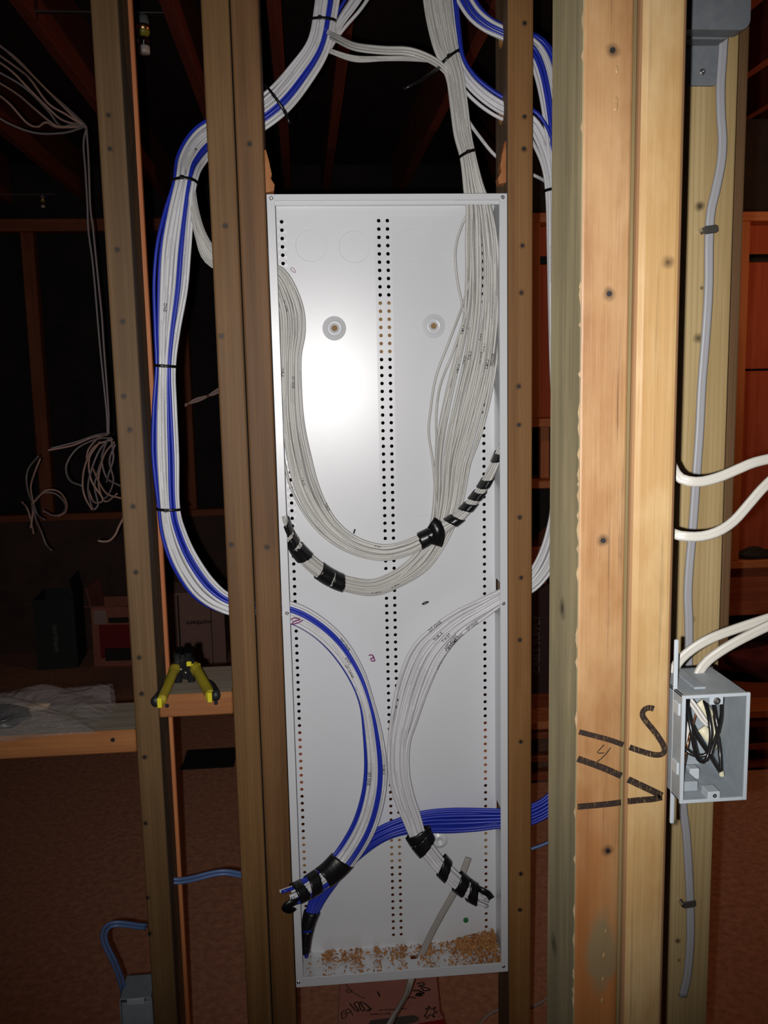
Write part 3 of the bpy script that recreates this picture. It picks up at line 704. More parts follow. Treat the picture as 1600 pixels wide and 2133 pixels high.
# --- bundle from the left that loops through the panel to the right
bundle('W2', 'cable_bundle', 'thin white cables looping from upper left in the panel to a striped taped right end', [
    (404, 330, .115, 14), (396, 352, .092, 17), (397, 390, .07, 18), (404, 440, .06, 19), (418, 492, .052, 24), (442, 536, .048, 36), (500, 560, .048, 36), (555, 566, .048, 38), (581, 585, .05, 44),
    (603, 640, .055, 50), (608, 690, .056, 50), (604, 745, .056, 42), (604, 831, .056, 45), (608, 890, .056, 48), (617, 946, .056, 52), (634, 1012, .056, 52), (662, 1068, .054, 46), (697, 1109, .05, 40), (742, 1137, .044, 35), (797, 1150, .04, 33),
    (845, 1141, .036, 32), (885, 1122, .034, 28), (925, 1098, .034, 24), (958, 1075, .034, 21), (984, 1046, .034, 18), (1004, 1018, .032, 16), (1022, 985, .030, 14), (1036, 954, .028, 12), (1046, 930, .026, 11)], 25, .002,
    cream, .4, .6, bmax=.02, seed=21, wander=.28, wf=1.08)
tape('W2', 884, 1123, .009, -.002, .001, 1); tape('W2', 903, 1112, .009, .004, .0015, 2); tape('W2', 913, 1105, .007, -.006, .0015, 3)
for x, y, sd_ in ((944, 1086, 4), (974, 1058, 5), (993, 1034, 6), (1013, 1001, 7), (1037, 952, 8)): tape('W2', x, y, .0075, .006, .0006, sd_)
tube('loose_tape', [Vector(p[:3]) for p in spline(W3([(898, 1088, .022), (908, 1096, .018), (914, 1110, .016), (912, 1126, .02), (908, 1136, .024)]), .003)], 0, M['tape'], BUND['W2']['root'], 4, [(.010, .0004), (-.010, .0004), (-.010, -.0004), (.010, -.0004)])
# --- bundle over the right: from the trunk, round behind the near post and back into the panel
def r2r(kc, u, v, i, i0, i1, rng, n):
    
    k = min(range(n), key=lambda k: abs(pix(_PTS[k])[0]-1166)+abs(pix(_PTS[k])[1]-900))      # behind the near post
    return (i0, int(k*.8)) if kc == 'cable_blue' else (i0 if u*u+v*v < .75 else k, i1)
bundle('W3', 'cable_bundle', 'thick white cables entering the panel at right middle, taped at the lower end', [
    (905, -460, .07, 30), (918, -240, .065, 30), (930, -60, .06, 30), (936, 0, .06, 30), (944, 70, .058, 28), (953, 125, .055, 28), (974, 165, .05, 34), (1005, 196, .047, 38), (1042, 221, .045, 40), (1078, 236, .045, 42), (1112, 258, .045, 44),
    (1136, 305, .042, 40), (1147, 355, .04, 30), (1151, 420, .04, 26), (1152, 520, .04, 26), (1152, 650, .04, 24), (1156, 780, .04, 28), (1166, 900, .04, 40), (1170, 1010, .04, 50), (1160, 1100, .04, 58), (1140, 1165, .042, 58), (1110, 1210, .045, 52), (1075, 1232, .045, 46),
    (1040, 1247, .045, 44), (1000, 1271, .045, 54), (962, 1294, .045, 64), (926, 1324, .045, 74), (890, 1368, .042, 88), (864, 1430, .04, 84), (846, 1495, .038, 72), (834, 1550, .036, 58), (834, 1611, .034, 54), (845, 1661, .034, 50), (861, 1706, .034, 47),
    (876, 1747, .03, 40), (905, 1787, .026, 34), (928, 1812, .022, 31), (957, 1839, .018, 31), (984, 1859, .016, 31), (1018, 1874, .014, 34)], 20, .0029,
    lambda u, v, i: 'cable_blue' if u < -.62 and v > -.4 else 'cable_white', .4, .55, ends=4, ranges=r2r, seed=33, wander=.2, wf=1.22)
tape('W3', 872, 1742, .007, .003, .001, 1); tape('W3', 884, 1759, .010, .006, .001, 2)
for x, y, sh, sd_ in ((924, 1808, .008, 3), (957, 1839, .004, 4), (984, 1858, .007, 5)): tape('W3', x, y, .0088, sh, .0008, sd_)
tube('loose_tape', [Vector(p[:3]) for p in spline(W3([(994, 1850, .004), (1006, 1856, -.002), (1016, 1862, -.002), (1024, 1872, .004)]), .003)], 0, M['tape'], BUND['W3']['root'], 4, [(.005, .0004), (-.005, .0004), (-.005, -.0004), (.005, -.0004)])
# --- blue and white bundle high on the right
bundle('R1', 'cable_bundle', 'blue and white cables passing through the top of the right stud', [
    (905, -470, .07, 40), (915, -250, .065, 40), (935, -90, .06, 40), (958, -30, .055, 40), (984, 20, .05, 38), (1012, 48, .047, 34), (1045, 66, .045, 30), (1080, 80, .045, 34), (1112, 95, .045, 50), (1134, 130, .042, 60), (1148, 190, .04, 56), (1158, 280, .04, 48), (1166, 400, .04, 40), (1172, 560, .04, 36)], 12, .0029,
    lambda u, v, i: 'cable_blue' if i % 5 in (1, 2, 4) else 'cable_white', .5, .4, seed=41)
# --- all blue bundle low in the panel
bundle('BB', 'cable_bundle', 'all blue cable bundle crossing the lower panel and hanging at its left end', [
    (1215, 1585, .06, 36), (1185, 1628, .06, 38), (1148, 1672, .055, 40), (1112, 1694, .053, 42), (1078, 1703, .053, 40), (1045, 1704, .058, 41), (990, 1708, .064, 52), (937, 1710, .067, 56), (885, 1712, .068, 50), (838, 1721, .068, 40), (798, 1736, .068, 36), (758, 1760, .069, 38),
    (715, 1796, .07, 40), (684, 1836, .066, 38), (660, 1876, .06, 32), (645, 1915, .05, 26), (638, 1955, .045, 19), (636, 1992, .04, 13)], 22, .0028,
    lambda u, v, i: 'cable_blue', .6, .5, bmax=.0145, seed=52, ends=3)
for x, y, hw, sh, sd_ in ((646, 1912, .013, .003, 1), (638, 1950, .016, .002, 2), (636, 1975, .006, 0, 4)): tape('BB', x, y, hw, sh, .0008, sd_)
# --- thin cables strung between the two ceiling bundles
bundle('TB', 'cable_bundle', 'slack span of thin white cables between the two bundles under the ceiling', [(668, 58, .13, 8), (686, 72, .125, 14), (706, 82, .10, 16), (742, 97, .07, 18), (800, 104, .05, 18), (850, 106, .04, 18), (890, 119, .04, 17), (920, 138, .045, 15), (936, 158, .05, 10)], 7, .002, cream, .6, .8, seed=61)
for k in range(4): cable('cable', [(664, 92+2*k, .145), (690, 104+2*k, .14), (740, 118+3*k, .13), (800, 119+2*k, .12), (850, 119+2*k, .11), (900, 126+k, .09), (934, 140, .07)], .002, M['cable_cream'], BUND['TB']['root'])
rw = thing('cable', 'single white cable crossing in front of the dark ceiling beside the panel top right', 'cable', at(1000, 285, .08))
tube('jacket', [Vector(p[:3]) for p in spline(W3([(948, 190, .055), (960, 218, .062), (976, 252, .075), (1000, 286, .09), (1033, 325, .105), (1075, 350, .11), (1112, 365, .105), (1136, 378, .08), (1148, 392, .06)]), .008)], .0029, M['cable_white'], rw)
tie('W3', 1148, 397)
for key, px, py, s, fl in (('BL', 764, 1625, 'DT ONE', 1), ('BL', 716, 1350, 'DT ONE', 1), ('BL', 726, 1375, 'AND', 1), ('BL', 728, 1400, 'DT ONE', 1), ('BL', 740, 1440, '- -', 1), ('BL', 349, 640, 'DNE', 1),
        ('W2', 792, 1138, 'TURLE', -1), ('W2', 588, 775, 'TURLE', 1), ('W2', 612, 800, 'DT ONE', 1), ('W2', 630, 1000, 'TWIST', 1), ('W2', 598, 640, 'DT ONE', 1), ('W2', 682, 1060, 'TURLE', 1),
        ('W1', 783, 1235, 'TURLE', 1), ('W1', 824, 1222, 'TURLE', 1), ('W1', 950, 683, 'SIMPLE', 1), ('W1', 942, 715, 'TWIST', 1), ('W1', 965, 690, 'SIMPLE', -1), ('W1', 968, 750, 'TWIST', -1), ('W1', 978, 745, 'TURLE', -1), ('W1', 1002, 700, 'PLAY', -1), ('W1', 1000, 742, 'DT ONE', -1),
        ('W1', 1018, 760, 'SIMPLE', -1), ('W1', 1026, 755, 'SPEAKER', -1), ('W1', 940, 800, 'TURLE', 1), ('W1', 955, 770, 'SIMPLE', -1), ('W1', 1008, 720, 'TWIST', 1),
        ('W3', 905, 1310, 'DT ONE', -1), ('W3', 915, 1325, 'TURLE', -1), ('W3', 930, 1325, 'TWIST', -1), ('W3', 938, 1335, 'NETWORK', -1), ('W3', 955, 1340, 'SIMPLE', -1), ('W3', 965, 1335, 'LIVING', -1), ('W3', 990, 1315, 'DT ONE', -1), ('W3', 950, 1355, 'TWIST', -1), ('W3', 940, 1380, 'TURLE', -1), ('W3', 930, 1395, 'SIMPLE', -1), ('W3', 960, 1360, 'DT ONE', -1)):
    write(key, px, py, s, .0036 if key in ('W1', 'W2') else .0046, fl)
write('BL', 800, 1600, 'TURLE', .004)
# --- single beige cable hanging in the lower panel
t = thing('cable', 'beige cable tucked under the taped white bundle and hanging out of the panel bottom', 'cable', at(905, 1935, .06))
tube('jacket', [Vector(p[:3]) for p in spline(W3([(976, 1787, .062), (968, 1808, .06), (957, 1838, .056), (941, 1868, .054), (918, 1908, .054), (896, 1950, .056), (880, 1985, .056), (868, 2008, .055), (861, 2024, .055), (855, 2045, .05), (848, 2068, .03), (834, 2094, .0), (820, 2118, -.03), (804, 2150, -.06), (790, 2190, -.09)]), .006)], 0, M['nm_beige'], t, 8, FLAT(.0031))

# ================================================================== WOOD SHAVINGS IN THE PANEL
def chips(name, label, n, xs, seed, mat, pile):
    rng = random.Random(seed); V = []; Fc = []
    for _ in range(n):
        x = xs(rng); y = .004+.084*(rng.random()**.8 if rng.random() < .6 else .6+.4*rng.random()); y = min(y, .0865)
        top = pile(x, y); z = PZ0+T+.0005+top*rng.random()
        s = rng.uniform(.0007, .0028)*(1.4 if rng.random() < .1 else 1); R3 = Matrix.Rotation(rng.uniform(0, 6.28), 3, 'Z') @ Matrix.Rotation(rng.uniform(-.9, .9), 3, 'X') @ Matrix.Rotation(rng.uniform(-.9, .9), 3, 'Y')
        i = len(V); L = s*rng.uniform(.8, 2.0); c = rng.uniform(-.5, .5)*s
        x = max(.006+L, min(PW-.006-L, x)); y = min(y, .0885-L)
        for (a, b, d) in ((-L, -s*.6, 0), (L, -s*.5, c*.5), (L*.8, s*.6, c), (-L*.9, s*.5, 0), (0, 0, s*.7+abs(c))):
            p = R3 @ Vector((a, b, d)); V.append((x+p.x, y+p.y, max(PZ0+T+.0003, z+p.z)))
        for f in ((0, 1, 4), (1, 2, 4), (2, 3, 4), (3, 0, 4), (3, 2, 1, 0)): Fc.append(tuple(i+k for k in f))
    o = raw(name, V, Fc, M[mat], None, smooth=False, origin=(.18, .045, PZ0+T)); return tag(o, label, 'shavings', None, 'stuff')
clump = [(random.Random(8).uniform(0, 1),) for _ in range(1)]
crng = random.Random(19); CL = [(crng.uniform(.03, .31), crng.uniform(.005, .085), crng.uniform(.006, .016)) for _ in range(13)]
def pilef(x, y):
    h = .004
    for cx, cy, r in CL: h += .006*max(0, 1-math.hypot(x-cx, y-cy)/r)
    return h + max(0, (x-.27)/.09)*.020*(.5+.5*min(1, (y+.02)/.07))
def xs1(rng):
    k = rng.random()
    if k < .60: return PW-.006-abs(rng.gauss(0, .038))
    if k < .95:
        c = rng.choice(CL); return min(.35, max(.01, rng.gauss(c[0], c[2]*.55)))
    return rng.uniform(.01, .35)
chips('wood_shavings', 'orange wood shavings and drill chips heaped on the panel bottom', 2000, xs1, 4, 'chips', pilef)
chips('wood_shavings', 'darker brown drill chips scattered among the orange shavings on the panel bottom', 380, xs1, 6, 'chips_dark', pilef)

# ================================================================== OUTLET BOX ON THE YELLOW POST
def prism(bm, poly, y0, y1, mi=0):
    a = [bm.verts.new((x, y0, z)) for x, z in poly]; b = [bm.verts.new((x, y1, z)) for x, z in poly]; n = len(poly)
    fs = [bm.faces.new(a), bm.faces.new(b[::-1])]+[bm.faces.new((a[i], b[i], b[(i+1) % n], a[(i+1) % n])) for i in range(n)]
    for f in fs: f.material_index = mi
    return bm
def rrect(x0, x1, z0, z1, rs, n=5):
    out = []
    for (cx, cz, a0, r) in ((x1, z1, 0, rs[0]), (x0, z1, 90, rs[1]), (x0, z0, 180, rs[2]), (x1, z0, 270, rs[3])):
        sx = -1 if cx == x1 else 1; sz = -1 if cz == z1 else 1
        if r == 0: out.append((cx, cz)); continue
        for k in range(n+1):
            a = math.radians(a0+90*k/n); out.append((cx+sx*r+r*math.cos(a), cz+sz*r+r*math.sin(a)))
    return out
X0, X1, Z0, Z1, YF, YB = .3440, .4005, 1.1575, 1.2495, -.726, -.656
ob = thing('outlet_box', 'open grey plastic outlet box full of black wires on the yellow post', 'outlet box', (X0, YB, Z0))
gp = M['gray_plastic']; t = .0022
def obx(name, mat, *a, **k): return obj(name, B(*a, **k), mat, ob, (a[0], a[2], a[4]))
obx('side', gp, X0, X0+t, YF, YB, Z0, Z1, bev=.0006); obx('side', gp, X1-t, X1, YF, YB, Z0, Z1, bev=.0006)
obx('box_top', gp, X0, X1, YF, YB, Z1-t, Z1, bev=.0006); obx('box_bottom', gp, X0, X1, YF, YB, Z0, Z0+t, bev=.0006)
obx('back', gp, X0, X1, YB-t, YB, Z0, Z1)
bm = bmesh.new()                                                 # lip round the mouth
for a in ((X0-.0005, X0+.0026, Z0-.0005, Z1+.0005), (X1-.0026, X1+.0005, Z0-.0005, Z1+.0005), (X0+.0026, X1-.0026, Z1-.0024, Z1+.0005), (X0+.0026, X1-.0026, Z0-.0005, Z0+.0024)): box(bm, a[0], a[1], YF-.0012, YF+.0015, a[2], a[3], .0005)
obj('lip', bm, M['gray_plastic_light'], ob, (X0, YF, Z0))
obx('bracket', M['gray_plastic_light'], .3438, .3474, -.7085, -.7055, 1.130, 1.2915, bev=.0008, seg=1)
for z in (1.1800, 1.2310): obx('clip', M['gray_plastic_light'], X0-.0016, X0+.0005, -.722, -.711, z, z+.0105, bev=.0005)
for z in (1.1790, 1.2300): obx('clip', M['gray_plastic_light'], X1-.0002, X1+.0014, -.722, -.708, z, z+.0105, bev=.0005)
xm = (X0+X1)/2
obx('screw_tab', M['gray_plastic_light'], xm-.0058, xm+.0058, YF-.001, YF+.012, Z1-.0085, Z1-.0005, bev=.0005)
obx('screw_tab', M['gray_plastic_light'], xm-.0048, xm+.0058, YF-.001, YF+.012, Z0+.0005, Z0+.0085, bev=.0005)
obx('rib', gp, X0+.016, X0+.026, -.712, YB, Z1-.0002, Z1+.0018, bev=.0005)
obx('clamp', M['gray_plastic_light'], X0+.024, X0+.033, -.690, -.680, Z0+t, Z0+.012, bev=.001)
obx('ledge', gp, X0+t, X0+.022, -.712, YB, Z0+t, Z0+.011, bev=.001)
bm = bmesh.new(); c = Vector((xm, YF-.001, Z1-.005)); lathe(bm, c, (0, -1, 0), [(.0032, 0), (.0030, .0008), (.0012, .0012), (.0010, .0006), (0, .0006)], 12); obj('screw', bm, M['steel'], ob, c)
bm = bmesh.new(); c = Vector((xm+.001, YF-.001, Z0+.005)); lathe(bm, c, (0, -1, 0), [(.0018, .0002), (.0016, .0006), (.0006, .0005), (0, -.002)], 10); obj('screw_hole', bm, M['dark_hole'], ob, c)
def wire(par, name, path, r, mat, sides=8):
    return tube(name, [Vector(p[:3]) for p in spline(W3(path), .0025)], r, M[mat], par, sides)
wires = (
    [(1434, 1452, -.69), (1433, 1480, -.705), (1440, 1520, -.714), (1446, 1555, -.716), (1454, 1580, -.716), (1466, 1587, -.716), (1476, 1570, -.714), (1481, 1530, -.712), (1476, 1490, -.705), (1468, 1460, -.69)],
    [(1485, 1460, -.69), (1490, 1490, -.70), (1495, 1520, -.705), (1488, 1550, -.71), (1470, 1572, -.71), (1450, 1574, -.708), (1432, 1565, -.705), (1422, 1550, -.70)],
    [(1504, 1450, -.688), (1503, 1490, -.70), (1497, 1520, -.709), (1487, 1550, -.714), (1479, 1575, -.717)],
    [(1424, 1500, -.69), (1430, 1485, -.70), (1437, 1503, -.708), (1455, 1538, -.709), (1478, 1572, -.708), (1502, 1610, -.712)],
    [(1488, 1490, -.694), (1495, 1530, -.70), (1500, 1570, -.708), (1502, 1606, -.712)])
for p in wires: wire(ob, 'black_wire', p, .0017, 'wire_black')
for p in ([(1428, 1452, -.688), (1445, 1475, -.69), (1462, 1500, -.692), (1474, 1512, -.694)], [(1434, 1450, -.684), (1450, 1470, -.686), (1470, 1500, -.69), (1480, 1514, -.692)], [(1436, 1500, -.68), (1432, 1530, -.68), (1426, 1552, -.68)]): wire(ob, 'white_wire', p, .0015, 'wire_white')
for p in ([(1451, 1482, -.685), (1443, 1510, -.69), (1436, 1535, -.697), (1428, 1575, -.70)], [(1437, 1528, -.694), (1433, 1550, -.70), (1426, 1590, -.698)]): wire(ob, 'ground_wire', p, .0009, 'copper')
for p in ([(1456, 1462, -.676), (1478, 1490, -.678), (1490, 1530, -.68), (1514, 1572, -.684)], [(1462, 1516, -.688), (1480, 1540, -.69), (1494, 1556, -.688)]): tube('sheath_stub', [Vector(q[:3]) for q in spline(W3(p), .004)], 0, M['paper'], ob, 4, [(.004, .0012), (-.004, .0012), (-.004, -.0012), (.004, -.0012)])
bm = bmesh.new(); cyl(bm, at(1425, 1463, -.69), (.2, -.3, -1), .003, .010, 12, .002); obj('ground_cap', bm, M['green'], ob, at(1425, 1463, -.69))['label'] = 'green wire cap'
bm = bmesh.new(); cyl(bm, at(1503, 1611, -.712), (.2, 0, -1), .0021, .004, 10); obj('wire_end', bm, M['paper'], ob, at(1503, 1611, -.712))
# --- thick white cables
def one(label, path, r, mat, sec=None, cat='cable', step=.006):
    P = [Vector(p[:3]) for p in spline(W3(path), step)]
    th = thing('cable', label, cat, P[len(P)//2]); tube('jacket', P, r, M[mat], th, 10, sec); return th
FL2 = FLAT(.0024)
one('upper thick white cable leaving the right side of the yellow post toward the frame edge', [(1396, 962, -.655), (1404, 978, -.66), (1414, 994, -.664), (1434, 1002, -.668), (1462, 1003, -.668), (1500, 993, -.668), (1540, 976, -.668), (1575, 962, -.668), (1640, 948, -.665)], 0, 'nm_white', FL2)
one('second thick white cable leaving the yellow post and rising to the frame edge', [(1392, 1105, -.655), (1404, 1112, -.66), (1425, 1117, -.664), (1462, 1117, -.666), (1498, 1106, -.668), (1530, 1084, -.668), (1562, 1048, -.668), (1592, 1014, -.668), (1650, 960, -.665)], 0, 'nm_white', FL2)
one('thick white cable going into the left back of the grey outlet box top', [(1410, 1440, -.672), (1402, 1412, -.668), (1405, 1392, -.664), (1420, 1371, -.664), (1445, 1350, -.666), (1480, 1330, -.668), (1530, 1311, -.668), (1600, 1288, -.668), (1660, 1270, -.668)], 0, 'nm_white', FL2)
one('lower thick white cable going into the middle of the grey outlet box top', [(1448, 1440, -.674), (1452, 1412, -.672), (1460, 1394, -.670), (1476, 1375, -.672), (1505, 1354, -.675), (1545, 1331, -.677), (1600, 1304, -.678), (1660, 1276, -.68)], 0, 'nm_white', FL2)
# --- grey box and stapled cable on the knotty post
ub = thing('junction_box', 'grey metal box with rounded corner high on the knotty post', 'junction box', (.46, -.452, 1.85))
bm = prism(bmesh.new(), rrect(.425, .4955, 1.8425, 2.02, (.004, .004, .002, .010)), -.492, -.4725); obj('cover', bm, M['gray_metal'], ub, (.46, -.47, 1.85))
bm = prism(bmesh.new(), rrect(.428, .488, 1.8405, 2.02, (.004, .004, .004, .012)), -.4725, -.4525); obj('body', bm, M['gray_metal'], ub, (.46, -.46, 1.85))
bm = prism(bmesh.new(), rrect(.44, .4825, 1.8020, 1.85, (.001, .001, .001, .006)), -.4545, -.4505); obj('mounting_tab', bm, M['gray_metal'], ub, (.46, -.45, 1.85))
c = at(1463, 150, -.4545); bm = bmesh.new(); lathe(bm, c, (0, -1, 0), [(.0034, 0), (.0032, .0012), (.002, .0022), (.0008, .0022), (.0007, .0012), (0, .0012)], 14); obj('screw', bm, M['steel'], ub, c)
gc = one('grey flat cable stapled down the knotty post', [(1508, 70, -.456), (1505, 120, -.456), (1501, 180, -.456), (1502, 240, -.456), (1505, 290, -.456), (1502, 340, -.456), (1490, 400, -.456), (1481, 440, -.456), (1477, 500, -.456), (1476, 600, -.456), (1470, 700, -.456), (1462, 800, -.456), (1457, 900, -.456), (1450, 1000, -.456), (1443, 1100, -.456), (1436, 1180, -.456), (1433, 1240, -.456), (1435, 1300, -.456), (1434, 1380, -.456), (1428, 1480, -.456), (1420, 1580, -.456), (1422, 1670, -.456), (1430, 1740, -.456), (1435, 1820, -.456), (1438, 1890, -.456), (1438, 1960, -.456), (1432, 2030, -.456), (1422, 2076, -.456)], 0, 'nm_gray', FLAT(.0026))
for (x, y, an) in ((1481, 478, .12), (1436, 1884, .08)):
    c = at(x, y, -.459); bm = bmesh.new(); box(bm, -.0066, .0066, -.0012, .0012, -.0042, .0042, .0008)
    box(bm, -.0080, -.0056, -.0008, .0088, -.0032, .0032, .0004); box(bm, .0056, .0080, -.0008, .0088, -.0032, .0032, .0004)
    for v in bm.verts: v.co = Matrix.Rotation(-an, 3, 'Y') @ v.co + c
    s_ = obj('staple', bm, M['staple'] if 'staple' in M else M.setdefault('staple', newmat('dull_staple', (.12, .11, .10), .4, .6)), gc, c)
    bm = bmesh.new(); cyl(bm, c+Vector((-.0085, .003, 0)), (0, 1, 0), .0018, .010, 8); obj('staple_nail', bm, M['steel'], gc, c)

# ================================================================== SMALL CABLES LOW IN THE BAYS
def pair(label, path, r, mat, gap=.0032, n=2):
    P = [Vector(p[:3]) for p in spline(W3(path), .008)]; th = thing('cable_pair', label, 'cable', P[len(P)//2]); fr = frames(P)
    for k in range(n):
        o = (k-(n-1)/2)*2*gap; tube('cable', [p+f[1]*o+f[2]*.0006*math.sin(i*.2+k) for i, (p, f) in enumerate(zip(P, fr))], r, M[mat], th, 8)
    return th
M['cable_dullblue'] = jacket('dull_blue_cable_jacket', (.10, .17, .36), 0)
pair('pair of dull blue cables spanning low between the left studs', [(338, 1826, .05), (356, 1834, .05), (380, 1834, .05), (410, 1828, .045), (442, 1820, .045), (470, 1817, .045), (500, 1822, .05), (520, 1826, .055)], .0029, 'cable_dullblue')
pair('dull blue cables looping down into the grey box at lower left', [(305, 1930, .045), (290, 1929, .04), (262, 1925, .03), (240, 1924, .025), (224, 1930, .025), (216, 1948, .025), (222, 1972, .025), (235, 1998, .025), (247, 2028, .028), (257, 2060, .032), (264, 2092, .034)], .0029, 'cable_dullblue')
one('short blue cable visible low between the right stud and the near post', [(1075, 1778, .05), (1110, 1767, .05), (1130, 1760, .05), (1152, 1750, .05), (1180, 1738, .05)], .0028, 'cable_dullblue')
P = [Vector(p[:3]) for p in spline([tuple(atz(x, y, .0045)) for x, y in ((975, 2180), (988, 2150), (1004, 2127), (1022, 2111), (1042, 2103), (1075, 2101), (1110, 2095), (1130, 2086), (1148, 2072), (1180, 2045))], .01)]
th = thing('cable', 'pale cable lying on the floor below the panel at right', 'cable', P[4]); tube('jacket', P, .004, M['nm_beige'], th, 8)
lb = thing('switch_box', 'pale grey box fixed low to the left side of the left stud', 'outlet box', (-.265, .03, .38))
x0, x1, z1 = -.2925, -.2392, at(270, 2080, 0).z
for a in ((x0, x0+.002, .0, .062, .39, z1), (x1-.002, x1, .0, .062, .39, z1)): obj('side', B(*a, bev=.0006), gp, lb, a[0:1]+(0, .4))
obj('box_top', B(x0, x1, .0, .062, z1-.002, z1, .0006), gp, lb, (x0, 0, z1)); obj('box_bottom', B(x0, x1, .0, .062, .39, .392, .0006), gp, lb, (x0, 0, .39)); obj('back', B(x0, x1, .06, .062, .39, z1), gp, lb, (x0, .06, .39))
obj('face', B(x0+.002, x1-.002, .006, .009, .392, z1-.012, .001), gp, lb, (x0, 0, .39)); obj('lug', B(x0+.012, x1-.012, -.001, .006, z1-.012, z1-.001, .001), M['gray_plastic_light'], lb, (x0, 0, z1))

# ================================================================== WIRE STRIPPER ON THE BLOCKING
M['tool_black'] = newmat('black_tool_steel', (.012, .012, .013), .25, .2); M['tool_grip'] = newmat('black_rubber_grip', (.012, .013, .015), .5)
M['tool_yellow'] = newmat('yellow_grip', (.42, .34, .025), .4); M['tool_bright'] = newmat('bright_yellow_plastic', (.75, .66, .03), .35)
ws = thing('wire_stripper', 'yellow and black wire stripper resting open on the short blocking', 'wire stripper', tuple(atz(385, 1420, 1.0215)))
def tz(x, y, z): return tuple(atz(x, y, z))
def taper(name, P, R, mat, sides=10, flat=.8):
    P = [Vector(p) for p in P]; fr = frames(P); V = []; Fc = []; n = sides
    for p, (T, S, Nn), r in zip(P, fr, R):
        for k in range(n): a = 2*math.pi*k/n; V.append(p+S*r*math.cos(a)+Nn*r*flat*math.sin(a))
    for i in range(len(P)-1):
        for k in range(n): Fc.append((i*n+k, i*n+(k+1) % n, (i+1)*n+(k+1) % n, (i+1)*n+k))
    Fc.append(tuple(range(n))[::-1]); Fc.append(tuple((len(P)-1)*n+k for k in range(n)))
    return raw(name, V, Fc, M[mat], ws)
def smooth_path(pp, n=14):
    s = spline(pp, .004); return s
for side, yel, blk, tip, strip in ((-1, [tz(368, 1385, 1.045), tz(360, 1402, 1.042), tz(351, 1424, 1.038), tz(341, 1446, 1.034), tz(335, 1460, 1.032)], [tz(362, 1408, 1.040), tz(347, 1428, 1.037), tz(335, 1445, 1.034), tz(325, 1461, 1.032)], (324, 1461), (334, 1461)),
                                   (1, [tz(402, 1385, 1.045), tz(412, 1400, 1.042), tz(422, 1418, 1.038), tz(432, 1436, 1.034), tz(438, 1450, 1.032)], [tz(404, 1404, 1.040), tz(436, 1424, 1.037), tz(445, 1437, 1.034), tz(449, 1448, 1.032)], (449, 1449), (438, 1450))):
    h = taper('handle', [q[:3] for q in spline(yel, .004)], [.0078+.0036*math.sin(min(1, k/8)*2.6) for k in range(len(spline(yel, .004)))], 'tool_yellow')
    h['at'] = ws['at']
    Q = [q[:3] for q in spline(blk, .004)]
    if side > 0: Q = Q[len(Q)//2:]
    taper('grip', Q, [.0055+.0030*k/len(Q) for k in range(len(Q))], 'tool_grip')
    c = Vector(tz(*tip, 1.032)); bm = bmesh.new(); bmesh.ops.create_uvsphere(bm, u_segments=14, v_segments=8, radius=.0078)
    for v in bm.verts: v.co = Vector((v.co.x*.95, v.co.y*.8, v.co.z*1.15))+c
    obj('grip_end', bm, M['tool_grip'], ws, c, True)
    c = Vector(tz(*strip, 1.032)); obj('end_strip', B(c.x-.0036, c.x+.0036, c.y-.009, c.y-.003, c.z-.0075, c.z+.0080, .001), M['tool_bright'], ws, c)
hc = Vector(tz(386, 1388, 1.046))
bm = bmesh.new(); prism(bm, [(hc.x-.019, hc.z+.010), (hc.x-.015, hc.z+.020), (hc.x-.003, hc.z+.023), (hc.x+.010, hc.z+.021), (hc.x+.017, hc.z+.012), (hc.x+.016, hc.z-.006), (hc.x+.010, hc.z-.017), (hc.x+.002, hc.z-.021), (hc.x-.008, hc.z-.018), (hc.x-.017, hc.z-.008)], hc.y-.008, hc.y+.010)
bmesh.ops.bevel(bm, geom=list(bm.edges), offset=.0012, segments=1, affect='EDGES'); obj('head', bm, M['tool_black'], ws, hc)
for dx in (-.012, .006): obj('jaw', B(hc.x+dx-.005, hc.x+dx+.007, hc.y-.012, hc.y+.03, hc.z+.008, hc.z+.026, .002), M['tool_black'], ws, hc)
for dx in (-.014, .007): obj('link', B(hc.x+dx-.003, hc.x+dx+.009, hc.y-.011, hc.y-.006, hc.z-.026, hc.z-.008, .002), M['tool_black'], ws, hc)
obj('stop', B(hc.x+.004, hc.x+.012, hc.y-.015, hc.y-.008, hc.z+.004, hc.z+.012, .001), M['tool_bright'], ws, hc); obj('lever', B(hc.x+.012, hc.x+.026, hc.y-.012, hc.y-.006, hc.z+.002, hc.z+.0065, .001), M['tool_bright'], ws, hc)
for dx, dz in ((-.006, .013), (-.006, -.002), (.010, -.003), (.001, -.008)):
    bm = bmesh.new(); c = hc+Vector((dx, -.0085, dz)); lathe(bm, c, (0, -1, 0), [(.0024, 0), (.0020, .0012), (0, .0016)], 10); obj('screw', bm, M['steel'], ws, c, True)

